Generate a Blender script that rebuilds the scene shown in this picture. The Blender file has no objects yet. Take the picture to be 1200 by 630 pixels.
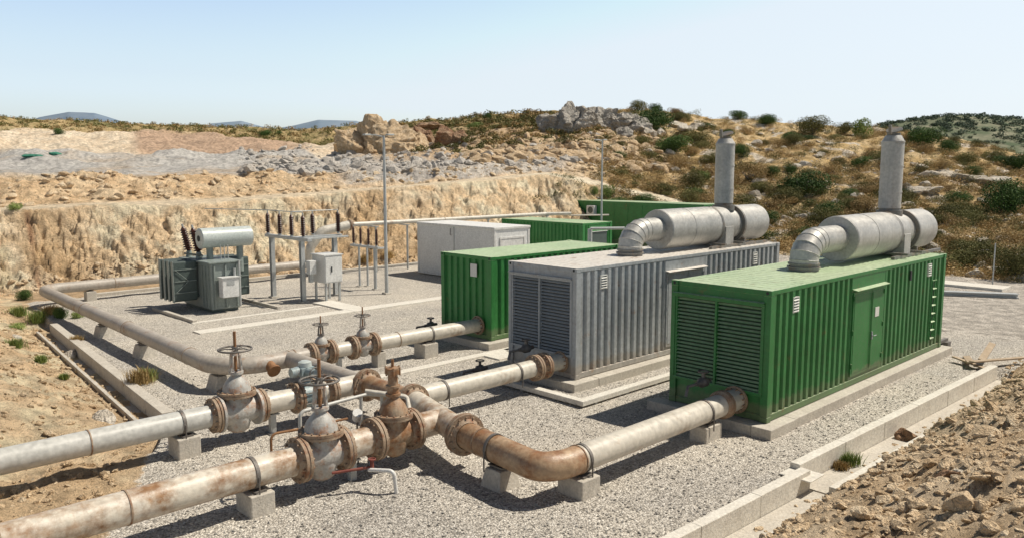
import bpy, bmesh, math, random
import numpy as np
from mathutils import Vector, Matrix
random.seed(7); rng = np.random.default_rng(11)
R_ = math.radians
scn = bpy.context.scene
COL = scn.collection

# ------------------------------------------------------------------ camera frame (site axes: x along the long containers, y across)
FPX, TILT, AZ, CH = 935.0, R_(7.0), R_(45.74), 5.47
CF = Vector((math.cos(AZ)*math.cos(TILT), math.sin(AZ)*math.cos(TILT), -math.sin(TILT)))
CR = Vector((math.sin(AZ), -math.cos(AZ), 0)); CU = CR.cross(CF)
cam = bpy.data.cameras.new('camera'); camo = bpy.data.objects.new('camera', cam); COL.objects.link(camo)
camo.matrix_world = Matrix(((CR.x, CU.x, -CF.x, 0), (CR.y, CU.y, -CF.y, 0), (CR.z, CU.z, -CF.z, CH), (0, 0, 0, 1)))
cam.sensor_width = 36; cam.lens = 36*FPX/1200; cam.clip_end = 12000; cam.clip_start = .1
scn.camera = camo

# ------------------------------------------------------------------ light
SD = Vector((0.60, -0.33, 1.0)).normalized()
sun = bpy.data.lights.new('sun', 'SUN'); so = bpy.data.objects.new('sun', sun); COL.objects.link(so)
sun.energy = 5.0; sun.angle = R_(.53); sun.color = (1, .92, .79)
so.rotation_euler = SD.to_track_quat('Z', 'Y').to_euler()
w = bpy.data.worlds.new('World'); scn.world = w; w.use_nodes = True
nt = w.node_tree; nt.nodes.clear()
sky = nt.nodes.new('ShaderNodeTexSky'); sky.sky_type = 'NISHITA'; sky.sun_disc = False
sky.sun_elevation = math.asin(SD.z); sky.sun_rotation = math.atan2(SD.x, SD.y)
sky.air_density = 1.0; sky.dust_density = 3.2; sky.ozone_density = 1.2; sky.altitude = 100
hs = nt.nodes.new('ShaderNodeHueSaturation'); hs.inputs['Saturation'].default_value = .7; hs.inputs['Value'].default_value = 1.5
bg = nt.nodes.new('ShaderNodeBackground'); bg.inputs[1].default_value = .15
wo = nt.nodes.new('ShaderNodeOutputWorld')
nt.links.new(sky.outputs[0], hs.inputs['Color'])
tcw = nt.nodes.new('ShaderNodeTexCoord'); sxw = nt.nodes.new('ShaderNodeSeparateXYZ'); nt.links.new(tcw.outputs['Generated'], sxw.inputs[0])
rw = nt.nodes.new('ShaderNodeValToRGB'); e = rw.color_ramp.elements     # bright summer haze low over the horizon
e[0].position = 0; e[0].color = (1.55, 1.62, 1.75, 1); e[1].position = .42; e[1].color = (.11, .125, .15, 1)
for p_, c_ in ((.05, (1.28, 1.33, 1.4)), (.11, (1.05, 1.08, 1.12)), (.22, (.80, .90, .98))):
    q_ = e.new(p_); q_.color = (*c_, 1)
nt.links.new(sxw.outputs[2], rw.inputs[0])
mw_ = nt.nodes.new('ShaderNodeMix'); mw_.data_type = 'RGBA'; mw_.blend_type = 'MULTIPLY'; mw_.inputs[0].default_value = 1
nt.links.new(hs.outputs[0], mw_.inputs[6]); nt.links.new(rw.outputs[0], mw_.inputs[7]); 
dk = nt.nodes.new('ShaderNodeMix'); dk.data_type = 'RGBA'; dk.blend_type = 'DARKEN'; dk.inputs[0].default_value = .85; dk.inputs[7].default_value = (5.2, 5.75, 6.15, 1)
nt.links.new(mw_.outputs[2], dk.inputs[6]); nt.links.new(dk.outputs[2], bg.inputs[0]); nt.links.new(bg.outputs[0], wo.inputs[0])
scn.view_settings.view_transform = 'Standard'; scn.view_settings.look = 'None'
scn.view_settings.exposure = 0; scn.view_settings.gamma = 1

# ------------------------------------------------------------------ noise
def _h(i, s):
    n = (i[..., 0]*374761393 + i[..., 1]*668265263 + i[..., 2]*2147483647 + s*1274126177) & 0xffffffff
    n = ((n ^ (n >> 13))*1274126177) & 0xffffffff
    n = ((n ^ (n >> 16))*2246822519) & 0xffffffff
    return ((n ^ (n >> 15)) & 0xffff)/65535.0
def vn(p, s=0):
    p = np.asarray(p, float)
    i = np.floor(p).astype(np.int64); f = p-i; f = f*f*(3-2*f)
    out = 0
    for a in (0, 1):
        wa = f[..., 0] if a else 1-f[..., 0]
        for b in (0, 1):
            wb = f[..., 1] if b else 1-f[..., 1]
            for c in (0, 1):
                wc = f[..., 2] if c else 1-f[..., 2]
                out = out + wa*wb*wc*_h(i+np.array((a, b, c)), s)
    return out
def fbm(x, y, z=0, sc=1.0, o=4, s=0, g=.5):
    x, y, z = np.broadcast_arrays(np.asarray(x, float), np.asarray(y, float), np.asarray(z, float))
    p = np.stack((x, y, z), -1)*sc; a = 1; t = 0; out = 0
    for k in range(o):
        out = out+a*vn(p+17.3*k, s+k); t += a; a *= g; p = p*2.03
    return out/t

# ------------------------------------------------------------------ mesh helpers
def tag(o, label=None, cat=None, group=None, kind=None):
    if label: o['label'] = label
    if cat: o['category'] = cat
    if group: o['group'] = group
    if kind: o['kind'] = kind
    return o
def thing(name, label, cat, loc=(0, 0, 0), group=None):
    o = bpy.data.objects.new(name, None); COL.objects.link(o); o.location = loc; o.empty_display_size = .3
    return tag(o, label, cat, group)
def np_obj(name, V, Fc, m, smooth=False, parent=None, attrs=None):
    V = np.asarray(V, np.float32); Fc = np.asarray(Fc, np.int32); k = Fc.shape[1]
    me = bpy.data.meshes.new(name)
    me.vertices.add(len(V)); me.vertices.foreach_set('co', V.ravel())
    me.loops.add(Fc.size); me.loops.foreach_set('vertex_index', Fc.ravel())
    me.polygons.add(len(Fc)); me.polygons.foreach_set('loop_start', np.arange(0, Fc.size, k, dtype=np.int32))
    me.polygons.foreach_set('loop_total', np.full(len(Fc), k, np.int32))
    me.polygons.foreach_set('use_smooth', np.full(len(Fc), smooth, bool))
    me.update(calc_edges=True)
    for an, arr in (attrs or {}).items():
        at = me.attributes.new(an, 'FLOAT_COLOR', 'POINT'); at.data.foreach_set('color', np.asarray(arr, np.float32).ravel())
    me.materials.append(m)
    o = bpy.data.objects.new(name, me); COL.objects.link(o)
    if parent: o.parent = parent
    return o
def frame(ax):
    ax = Vector(ax).normalized(); t = Vector((0, 0, 1)) if abs(ax.z) < .9 else Vector((1, 0, 0))
    a = t.cross(ax).normalized(); return ax, a, ax.cross(a)
class MB:
    def __init__(s): s.v = []; s.f = []; s.sm = []
    def add(s, vs, fs, sm=False):
        n = len(s.v); s.v += [tuple(v) for v in vs]; s.f += [tuple(i+n for i in f) for f in fs]; s.sm += [sm]*len(fs); return s
    def box(s, x0, x1, y0, y1, z0, z1, rot=None, piv=None):
        vs = [Vector(p) for p in ((x0, y0, z0), (x1, y0, z0), (x1, y1, z0), (x0, y1, z0), (x0, y0, z1), (x1, y0, z1), (x1, y1, z1), (x0, y1, z1))]
        if rot is not None:
            c = Vector(piv) if piv else Vector(((x0+x1)/2, (y0+y1)/2, (z0+z1)/2)); vs = [rot @ (v-c)+c for v in vs]
        return s.add(vs, [(0, 3, 2, 1), (4, 5, 6, 7), (0, 1, 5, 4), (1, 2, 6, 5), (2, 3, 7, 6), (3, 0, 4, 7)])
    def frus(s, cx, cy, z0, z1, a0, b0, a1, b1):    # tapered block
        vs = [(cx+sx*a, cy+sy*b, z) for z, a, b in ((z0, a0, b0), (z1, a1, b1)) for sx, sy in ((-1, -1), (1, -1), (1, 1), (-1, 1))]
        return s.add(vs, [(0, 3, 2, 1), (4, 5, 6, 7), (0, 1, 5, 4), (1, 2, 6, 5), (2, 3, 7, 6), (3, 0, 4, 7)])
    def lathe(s, o, ax, prof, seg=24, sm=True):
        o = Vector(o); ax, a, b = frame(ax); vs = []; fs = []
        for (t, r) in prof:
            for k in range(seg):
                q = 2*math.pi*k/seg; vs.append(o+ax*t+(a*math.cos(q)+b*math.sin(q))*r)
        for i in range(len(prof)-1):
            for k in range(seg):
                k2 = (k+1) % seg; fs.append((i*seg+k, i*seg+k2, (i+1)*seg+k2, (i+1)*seg+k))
        n = len(prof)
        if sm is True:
            # split hard corners by duplicating flat caps only
            pass
        s.add(vs, fs, sm)
        if prof[0][1] > 1e-4: s.add([vs[k] for k in range(seg)], [tuple(reversed(range(seg)))])
        if prof[-1][1] > 1e-4: s.add([vs[(n-1)*seg+k] for k in range(seg)], [tuple(range(seg))])
        return s
    def hard(s, o, ax, prof, seg=24):     # lathe whose every band is its own strip: crisp edges
        for i in range(len(prof)-1):
            (t0, r0), (t1, r1) = prof[i], prof[i+1]
            o_ = Vector(o); a_, a, b = frame(ax); vs = []
            for (t, r) in ((t0, r0), (t1, r1)):
                for k in range(seg):
                    q = 2*math.pi*k/seg; vs.append(o_+a_*t+(a*math.cos(q)+b*math.sin(q))*r)
            s.add(vs, [(k, (k+1) % seg, seg+(k+1) % seg, seg+k) for k in range(seg)], abs(t1-t0) > 1e-5)
        return s
    def cyl(s, p0, p1, r, r1=None, seg=16):
        p0 = Vector(p0); p1 = Vector(p1); L = (p1-p0).length; r1 = r if r1 is None else r1
        return s.hard(p0, p1-p0, [(0, 0), (0, r), (L, r1), (L, 0)], seg)
    def tube(s, pts, r, seg=12, caps=True):
        pts = [Vector(p) for p in pts]; n = len(pts); vs = []; fs = []
        t = (pts[1]-pts[0]).normalized(); _, a, b = frame(t)
        for i, p in enumerate(pts):
            tn = (pts[min(i+1, n-1)]-pts[max(i-1, 0)]).normalized()
            a = (a-tn*a.dot(tn)).normalized(); b = tn.cross(a)
            rr = r[i] if isinstance(r, (list, tuple)) else r
            for k in range(seg):
                q = 2*math.pi*k/seg; vs.append(p+(a*math.cos(q)+b*math.sin(q))*rr)
        for i in range(n-1):
            for k in range(seg):
                k2 = (k+1) % seg; fs.append((i*seg+k, i*seg+k2, (i+1)*seg+k2, (i+1)*seg+k))
        s.add(vs, fs, True)
        if caps:
            s.add(vs[:seg], [tuple(reversed(range(seg)))]); s.add(vs[-seg:], [tuple(range(seg))])
        return s
    def torus(s, c, ax, Rr, r, seg=32, ts=8):
        c = Vector(c); ax, a, b = frame(ax); vs = []; fs = []
        for k in range(seg):
            q = 2*math.pi*k/seg; d = a*math.cos(q)+b*math.sin(q)
            for j in range(ts):
                w_ = 2*math.pi*j/ts; vs.append(c+d*(Rr+r*math.cos(w_))+ax*r*math.sin(w_))
        for k in range(seg):
            for j in range(ts):
                fs.append((k*ts+j, ((k+1) % seg)*ts+j, ((k+1) % seg)*ts+(j+1) % ts, k*ts+(j+1) % ts))
        return s.add(vs, fs, True)
    def bolts(s, c, ax, Rr, n, r, L):
        c = Vector(c); ax, a, b = frame(ax)
        for k in range(n):
            q = 2*math.pi*(k+.5)/n; p = c+(a*math.cos(q)+b*math.sin(q))*Rr
            s.cyl(p-ax*L/2, p+ax*L/2, r, seg=6)
        return s
    def build(s, name, m, parent=None, bevel=0, loc=None):
        me = bpy.data.meshes.new(name); me.from_pydata(s.v, [], s.f)
        me.polygons.foreach_set('use_smooth', s.sm); me.materials.append(m); me.update()
        o = bpy.data.objects.new(name, me); COL.objects.link(o)
        if parent:
            o.parent = parent
            if loc is not None: o.location = loc
        elif loc is not None: o.location = loc
        if bevel:
            b = o.modifiers.new('bevel', 'BEVEL'); b.width = bevel; b.segments = 2; b.limit_method = 'ANGLE'; b.angle_limit = R_(50)
        return o
def kids(o): return [c for c in COL.objects if c.parent == o]
def copy_tree(o, parent=None):
    c = o.copy(); COL.objects.link(c)
    if parent: c.parent = parent
    for ch in list(o.children): copy_tree(ch, c)
    return c
def fillet(pts, rb, n=10):
    pts = [Vector(p) for p in pts]; out = [pts[0]]
    for i in range(1, len(pts)-1):
        p = pts[i]; a = pts[i-1]-p; b = pts[i+1]-p
        r = rb[i-1] if isinstance(rb, (list, tuple)) else rb
        if r <= 0: out.append(p); continue
        ang = a.angle(b); d = min(r/math.tan(ang/2), a.length*.48, b.length*.48); r2 = d*math.tan(ang/2)
        a.normalize(); b.normalize(); c = p+(a+b).normalized()*(r2/math.sin(ang/2))
        s0 = p+a*d-c; s1 = p+b*d-c; tot = s0.angle(s1)
        for k in range(n+1):
            t = k/n; q = (s0*math.sin((1-t)*tot)+s1*math.sin(t*tot))/math.sin(tot); out.append(c+q)
    out.append(pts[-1]); return out
def spread(pts, step):
    out = []
    for a, b in zip(pts[:-1], pts[1:]):
        n = max(1, int((b-a).length/step))
        for k in range(n): out.append(a.lerp(b, k/n))
    out.append(pts[-1]); return out

# ------------------------------------------------------------------ materials
def new_mat(name):
    m = bpy.data.materials.new(name); m.use_nodes = True; t = m.node_tree; t.nodes.clear()
    o = t.nodes.new('ShaderNodeOutputMaterial'); b = t.nodes.new('ShaderNodeBsdfPrincipled'); t.links.new(b.outputs[0], o.inputs[0])
    return m, t, b
def N(t, typ, **kw):
    n = t.nodes.new(typ)
    for k, v in kw.items():
        if k in n.inputs.keys(): n.inputs[k].default_value = v
        else: setattr(n, k, v)
    return n
def ramp(t, stops, src=None):
    r = t.nodes.new('ShaderNodeValToRGB'); e = r.color_ramp.elements
    while len(e) < len(stops): e.new(.5)
    for i, (p, c) in enumerate(stops):
        e[i].position = p; e[i].color = (c, c, c, 1) if isinstance(c, (int, float)) else (*c, 1)
    if src is not None: t.links.new(src, r.inputs[0])
    return r
def mixc(t, fac, a, b, mode='MIX'):
    m = t.nodes.new('ShaderNodeMix'); m.data_type = 'RGBA'; m.blend_type = mode
    for sock, v in ((m.inputs[0], fac), (m.inputs[6], a), (m.inputs[7], b)):
        if isinstance(v, (int, float)): sock.default_value = v
        elif isinstance(v, tuple): sock.default_value = (*v, 1)
        else: t.links.new(v, sock)
    return m.outputs[2]
def weathered(name, c1, c2, sc=1.5, rough=.55, metal=0, rust=0, rc=(.16, .06, .02), rsc=3.0, streak=0, sc_col=(.1, .07, .04), bump=.15, bsc=40, top=None, topc=None, rc2=None, spec=.5, dust=None, sax=(7, 7, .35)):
    m, t, b = new_mat(name)
    tc = N(t, 'ShaderNodeTexCoord'); co = tc.outputs['Object']
    n1 = N(t, 'ShaderNodeTexNoise', Scale=sc, Detail=8.0, Roughness=.65); t.links.new(co, n1.inputs['Vector'])
    r1 = ramp(t, [(.3, 0.0), (.7, 1.0)], n1.outputs[0]); col = mixc(t, r1.outputs[0], c1, c2)
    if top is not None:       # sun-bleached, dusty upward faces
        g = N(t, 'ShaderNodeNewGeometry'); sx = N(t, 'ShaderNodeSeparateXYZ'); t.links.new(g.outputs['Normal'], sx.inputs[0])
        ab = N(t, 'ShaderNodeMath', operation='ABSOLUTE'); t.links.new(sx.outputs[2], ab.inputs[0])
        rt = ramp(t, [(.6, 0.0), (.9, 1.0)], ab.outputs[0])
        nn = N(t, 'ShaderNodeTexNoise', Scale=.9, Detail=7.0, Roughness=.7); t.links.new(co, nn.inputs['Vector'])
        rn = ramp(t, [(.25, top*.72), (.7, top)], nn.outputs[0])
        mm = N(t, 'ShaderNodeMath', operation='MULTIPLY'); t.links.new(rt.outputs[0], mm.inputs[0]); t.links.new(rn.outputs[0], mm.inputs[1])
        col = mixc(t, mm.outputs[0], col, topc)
    if streak:
        mp = N(t, 'ShaderNodeMapping'); mp.inputs['Scale'].default_value = sax; t.links.new(co, mp.inputs[0])
        n2 = N(t, 'ShaderNodeTexNoise', Scale=1.0, Detail=6.0, Roughness=.6); t.links.new(mp.outputs[0], n2.inputs['Vector'])
        r2 = ramp(t, [(.52, 0.0), (.8, streak)], n2.outputs[0]); col = mixc(t, r2.outputs[0], col, sc_col)
    if dust:      # splashed dust and rust creeping up from the bottom rail, faded patches
        sz = N(t, 'ShaderNodeSeparateXYZ'); t.links.new(co, sz.inputs[0])
        nd = N(t, 'ShaderNodeTexNoise', Scale=2.3, Detail=7.0, Roughness=.65); t.links.new(co, nd.inputs['Vector'])
        ma = N(t, 'ShaderNodeMath', operation='MULTIPLY_ADD'); t.links.new(nd.outputs[0], ma.inputs[0]); ma.inputs[1].default_value = -.62; t.links.new(sz.outputs[2], ma.inputs[2])
        rd = ramp(t, [(0.0, .5), (.10, 0.0)], ma.outputs[0]); col = mixc(t, rd.outputs[0], col, dust)
        nf = N(t, 'ShaderNodeTexNoise', Scale=.45, Detail=5.0, Roughness=.6); t.links.new(co, nf.inputs['Vector'])
        rf = ramp(t, [(.45, 0.0), (.75, .35)], nf.outputs[0]); col = mixc(t, rf.outputs[0], col, tuple(min(1, x*1.25+.04) for x in c2))
    rm = None
    if rust:
        n3 = N(t, 'ShaderNodeTexNoise', Scale=rsc, Detail=10.0, Roughness=.72); t.links.new(co, n3.inputs['Vector'])
        th = .72-.34*rust
        r3 = ramp(t, [(max(.02, th-.06), 0.0), (th+.1, 1.0)], n3.outputs[0]); rm = r3.outputs[0]
        n4 = N(t, 'ShaderNodeTexNoise', Scale=rsc*5, Detail=6.0); t.links.new(co, n4.inputs['Vector'])
        rcol = mixc(t, n4.outputs[0], rc, rc2 or tuple(min(1, x*2.6) for x in rc))
        col = mixc(t, rm, col, rcol)
    n5 = N(t, 'ShaderNodeTexNoise', Scale=sc*9, Detail=4.0); t.links.new(co, n5.inputs['Vector'])
    r5 = ramp(t, [(.3, .82), (.7, 1.12)], n5.outputs[0]); col = mixc(t, 1.0, col, r5.outputs[0], 'MULTIPLY')
    t.links.new(col, b.inputs['Base Color'])
    b.inputs['Metallic'].default_value = metal; b.inputs['Specular IOR Level'].default_value = spec
    rr = ramp(t, [(.2, max(.05, rough-.14)), (.8, min(1, rough+.14))], n5.outputs[0]); t.links.new(rr.outputs[0], b.inputs['Roughness'])
    if rm is not None and metal > 0:
        mt = N(t, 'ShaderNodeMath', operation='MULTIPLY_ADD'); t.links.new(rm, mt.inputs[0]); mt.inputs[1].default_value = -metal; mt.inputs[2].default_value = metal
        t.links.new(mt.outputs[0], b.inputs['Metallic'])
    if bump:
        n6 = N(t, 'ShaderNodeTexNoise', Scale=bsc, Detail=6.0); t.links.new(co, n6.inputs['Vector'])
        bp = N(t, 'ShaderNodeBump', Strength=bump, Distance=.02); t.links.new(n6.outputs[0], bp.inputs['Height']); t.links.new(bp.outputs[0], b.inputs['Normal'])
    return m
M = {}
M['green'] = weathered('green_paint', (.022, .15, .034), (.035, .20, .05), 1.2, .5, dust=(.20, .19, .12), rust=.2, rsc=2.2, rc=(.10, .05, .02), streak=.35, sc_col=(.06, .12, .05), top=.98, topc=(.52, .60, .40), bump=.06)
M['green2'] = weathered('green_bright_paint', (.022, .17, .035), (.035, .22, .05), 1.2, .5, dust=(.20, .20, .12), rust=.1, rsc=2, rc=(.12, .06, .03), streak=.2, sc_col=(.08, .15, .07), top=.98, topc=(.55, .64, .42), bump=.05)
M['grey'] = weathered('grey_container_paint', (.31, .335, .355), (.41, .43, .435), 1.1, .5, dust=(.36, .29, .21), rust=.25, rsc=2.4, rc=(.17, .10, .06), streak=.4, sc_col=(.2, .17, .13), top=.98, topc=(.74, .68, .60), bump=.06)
M['louver_grey'] = weathered('grey_louver_paint', (.30, .33, .35), (.36, .38, .39), 2, .5, rust=.05, bump=.04)
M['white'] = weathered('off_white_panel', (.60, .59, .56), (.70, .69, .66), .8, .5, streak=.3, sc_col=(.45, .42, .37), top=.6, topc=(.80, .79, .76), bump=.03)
M['light'] = weathered('light_grey_cabinet', (.62, .62, .60), (.70, .70, .68), 2, .45, streak=.15, sc_col=(.4, .38, .33), bump=.02)
M['duct'] = weathered('galvanised_duct', (.36, .355, .335), (.54, .525, .49), 1.6, .5, metal=.3, rust=.22, rsc=2.2, rc=(.22, .17, .12), rc2=(.38, .33, .27), streak=.5, sc_col=(.36, .33, .29), bump=.12, bsc=14)
M['duct_dark'] = weathered('soot_stained_steel', (.16, .16, .15), (.28, .27, .25), 3, .5, metal=.5, rust=.5, rc=(.12, .08, .05), bump=.2)
M['pipe'] = weathered('pale_painted_pipe', (.54, .50, .425), (.65, .605, .52), 1.0, .42, rust=.32, rsc=1.1, rc=(.22, .12, .06), rc2=(.42, .30, .19), streak=.25, sc_col=(.33, .27, .2), bump=.1, spec=.5)
M['pipe_grey'] = weathered('grey_painted_pipe', (.46, .455, .42), (.56, .55, .51), 1.2, .4, rust=.1, rsc=1.5, rc=(.25, .17, .11), bump=.06)
M['pipe_brown'] = weathered('brown_stained_pipe', (.36, .32, .27), (.47, .42, .36), 1.3, .5, rust=.36, rsc=1.4, rc=(.17, .075, .03), rc2=(.36, .21, .11), bump=.15)
M['pipe_mott'] = weathered('mottled_rusty_pipe', (.58, .52, .42), (.70, .65, .56), 1.1, .45, streak=.85, sc_col=(.27, .14, .065), sax=(.55, 4.5, 4.5), rust=.66, rsc=1.5, rc=(.16, .065, .022), rc2=(.44, .27, .14), bump=.12)
M['pipe_rustbend'] = weathered('rusty_bend_pipe', (.36, .235, .14), (.50, .36, .23), 1.6, .45, streak=.6, sc_col=(.20, .09, .04), sax=(3, 1.2, 5), rust=.6, rsc=2.2, rc=(.15, .055, .02), rc2=(.36, .19, .09), bump=.2)
M['rust'] = weathered('heavy_rust', (.20, .09, .035), (.33, .17, .075), 4, .75, rust=.4, rsc=6, rc=(.09, .035, .015), rc2=(.30, .16, .08), bump=.4)
M['flange'] = weathered('rusty_flange', (.25, .165, .105), (.42, .33, .235), 5, .7, rust=.5, rsc=7, rc=(.13, .055, .025), bump=.35)
M['valve'] = weathered('grey_valve_casting', (.36, .355, .33), (.50, .48, .44), 2.5, .5, rust=.5, rsc=4, rc=(.2, .10, .05), bump=.3, bsc=25)
M['valve_rust'] = weathered('rust_bleeding_casting', (.34, .26, .18), (.46, .36, .25), 3, .6, rust=.75, rsc=3, rc=(.18, .08, .03), rc2=(.36, .19, .09), bump=.35, bsc=25)
M['iron'] = weathered('dark_iron', (.12, .11, .10), (.24, .22, .20), 6, .6, metal=.4, rust=.22, rsc=8, bump=.25)
M['blue'] = weathered('blue_green_actuator', (.16, .24, .26), (.40, .45, .45), 6, .45, rust=.35, rsc=7, rc=(.10, .06, .04), bump=.2)
M['red'] = weathered('faded_red_paint', (.17, .035, .025), (.24, .07, .05), 6, .6, rust=.3, bump=.1)
M['whitepipe'] = weathered('white_drain_pipe', (.66, .65, .62), (.74, .73, .70), 5, .4, bump=.03)
M['galv'] = weathered('galvanised_post', (.40, .42, .42), (.52, .53, .52), 3, .5, metal=.35, rust=.06, rc=(.2, .13, .08), bump=.08)
M['trafo'] = weathered('grey_green_transformer', (.20, .235, .22), (.27, .31, .29), 2, .45, rust=.08, streak=.3, sc_col=(.13, .13, .11), bump=.05)
M['fin'] = weathered('dark_radiator_steel', (.055, .08, .075), (.09, .115, .105), 2, .5, rust=.06, bump=.05)
M['tanklight'] = weathered('pale_conservator_paint', (.44, .49, .47), (.52, .56, .54), 1.6, .4, streak=.2, sc_col=(.3, .3, .27), bump=.03)
M['brown_glaze'] = weathered('brown_porcelain', (.045, .016, .012), (.08, .03, .02), 3, .25, bump=0)
M['concrete'] = weathered('rough_concrete', (.47, .43, .37), (.58, .54, .47), 2.2, .9, streak=.35, sc_col=(.34, .30, .24), bump=.5, bsc=30, spec=.2)
M['concrete_w'] = weathered('pale_concrete', (.62, .58, .51), (.72, .69, .62), 2.0, .9, streak=.3, sc_col=(.48, .43, .36), bump=.4, bsc=25, spec=.2)
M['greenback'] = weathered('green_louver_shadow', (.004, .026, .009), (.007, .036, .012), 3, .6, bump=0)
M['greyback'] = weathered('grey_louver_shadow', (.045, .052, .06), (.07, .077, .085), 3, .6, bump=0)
M['dark'] = weathered('dark_interior', (.02, .025, .025), (.03, .035, .03), 3, .7, bump=0)
M['darkgreen'] = weathered('dark_green_recess', (.012, .05, .02), (.018, .07, .03), 3, .6, bump=0)
M['paper'] = weathered('faded_white_notice', (.66, .66, .62), (.74, .73, .68), 9, .6, bump=0)
M['wood'] = weathered('weathered_timber', (.34, .25, .16), (.48, .38, .27), 4, .8, streak=.4, sc_col=(.2, .14, .09), bump=.3)
M['netting'] = weathered('green_netting', (.03, .17, .11), (.05, .24, .16), 3, .7, bump=.4)
def rockmat(name, c1, c2, c3, sc=1.2):
    m, t, b = new_mat(name); tc = N(t, 'ShaderNodeTexCoord'); co = tc.outputs['Object']
    n1 = N(t, 'ShaderNodeTexNoise', Scale=sc, Detail=9.0, Roughness=.7); t.links.new(co, n1.inputs['Vector'])
    r1 = ramp(t, [(.32, c1), (.5, c2), (.68, c3)], n1.outputs[0])
    v = N(t, 'ShaderNodeTexVoronoi', Scale=sc*3.5, feature='DISTANCE_TO_EDGE'); t.links.new(co, v.inputs['Vector'])
    rv = ramp(t, [(0, .45), (.06, 1.0)], v.outputs['Distance'])
    n2 = N(t, 'ShaderNodeTexNoise', Scale=sc*14, Detail=6.0); t.links.new(co, n2.inputs['Vector'])
    r2 = ramp(t, [(.3, .7), (.7, 1.2)], n2.outputs[0])
    col = mixc(t, 1.0, mixc(t, .6, r1.outputs[0], rv.outputs[0], 'MULTIPLY'), r2.outputs[0], 'MULTIPLY'); t.links.new(col, b.inputs['Base Color'])
    b.inputs['Roughness'].default_value = .95; b.inputs['Specular IOR Level'].default_value = .15
    ad = N(t, 'ShaderNodeMath', operation='ADD'); t.links.new(n1.outputs[0], ad.inputs[0]); t.links.new(n2.outputs[0], ad.inputs[1])
    bp = N(t, 'ShaderNodeBump', Strength=.8, Distance=.25/sc); t.links.new(ad.outputs[0], bp.inputs['Height']); t.links.new(bp.outputs[0], b.inputs['Normal'])
    return m
M['rock_tan'] = rockmat('tan_rock', (.42, .29, .17), (.62, .46, .29), (.76, .62, .44), 2.5)
M['rock_sand'] = rockmat('sandy_stone', (.57, .41, .25), (.74, .57, .38), (.86, .73, .54), 2.5)
M['rock_waste'] = rockmat('grey_waste_rock', (.46, .42, .37), (.60, .55, .49), (.72, .67, .60), 1.2)
M['rock_grey'] = rockmat('grey_limestone', (.34, .31, .27), (.52, .48, .42), (.70, .65, .58), .6)
M['rock_red'] = rockmat('red_brown_rock', (.24, .12, .07), (.38, .24, .15), (.50, .38, .26), .5)
M['rock_pale'] = rockmat('pale_limestone', (.50, .43, .34), (.68, .61, .51), (.80, .75, .66), 1.2)
def leafmat(name, c1, c2, c3):
    m, t, b = new_mat(name); tc = N(t, 'ShaderNodeTexCoord'); g = N(t, 'ShaderNodeNewGeometry'); oi = N(t, 'ShaderNodeObjectInfo')
    r1 = ramp(t, [(0, c1), (.5, c2), (1, c3)], g.outputs['Random Per Island'])
    n = N(t, 'ShaderNodeTexNoise', Scale=1.1, Detail=3.0); t.links.new(tc.outputs['Object'], n.inputs['Vector'])
    r2 = ramp(t, [(.3, .65), (.7, 1.3)], n.outputs[0])
    r3 = ramp(t, [(0, .75), (1, 1.25)], oi.outputs['Random'])
    col = mixc(t, 1.0, mixc(t, 1.0, r1.outputs[0], r2.outputs[0], 'MULTIPLY'), r3.outputs[0], 'MULTIPLY')
    t.links.new(col, b.inputs['Base Color']); b.inputs['Roughness'].default_value = .72; b.inputs['Specular IOR Level'].default_value = .15
    return m
M['leaf_dark'] = leafmat('dark_green_leaves', (.03, .065, .018), (.065, .12, .03), (.12, .19, .055))
M['leaf_olive'] = leafmat('olive_leaves', (.08, .085, .03), (.15, .15, .05), (.24, .21, .08))
M['leaf_tawny'] = leafmat('tawny_dry_scrub', (.22, .145, .06), (.36, .25, .11), (.50, .37, .18))
M['leaf_green'] = leafmat('fresh_green_leaves', (.12, .19, .04), (.22, .29, .08), (.38, .40, .16))
M['straw'] = leafmat('dry_straw', (.34, .23, .09), (.46, .32, .14), (.56, .42, .2))
M['leaf_far'] = leafmat('hazy_far_scrub', (.09, .125, .085), (.12, .16, .105), (.16, .19, .13))

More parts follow.
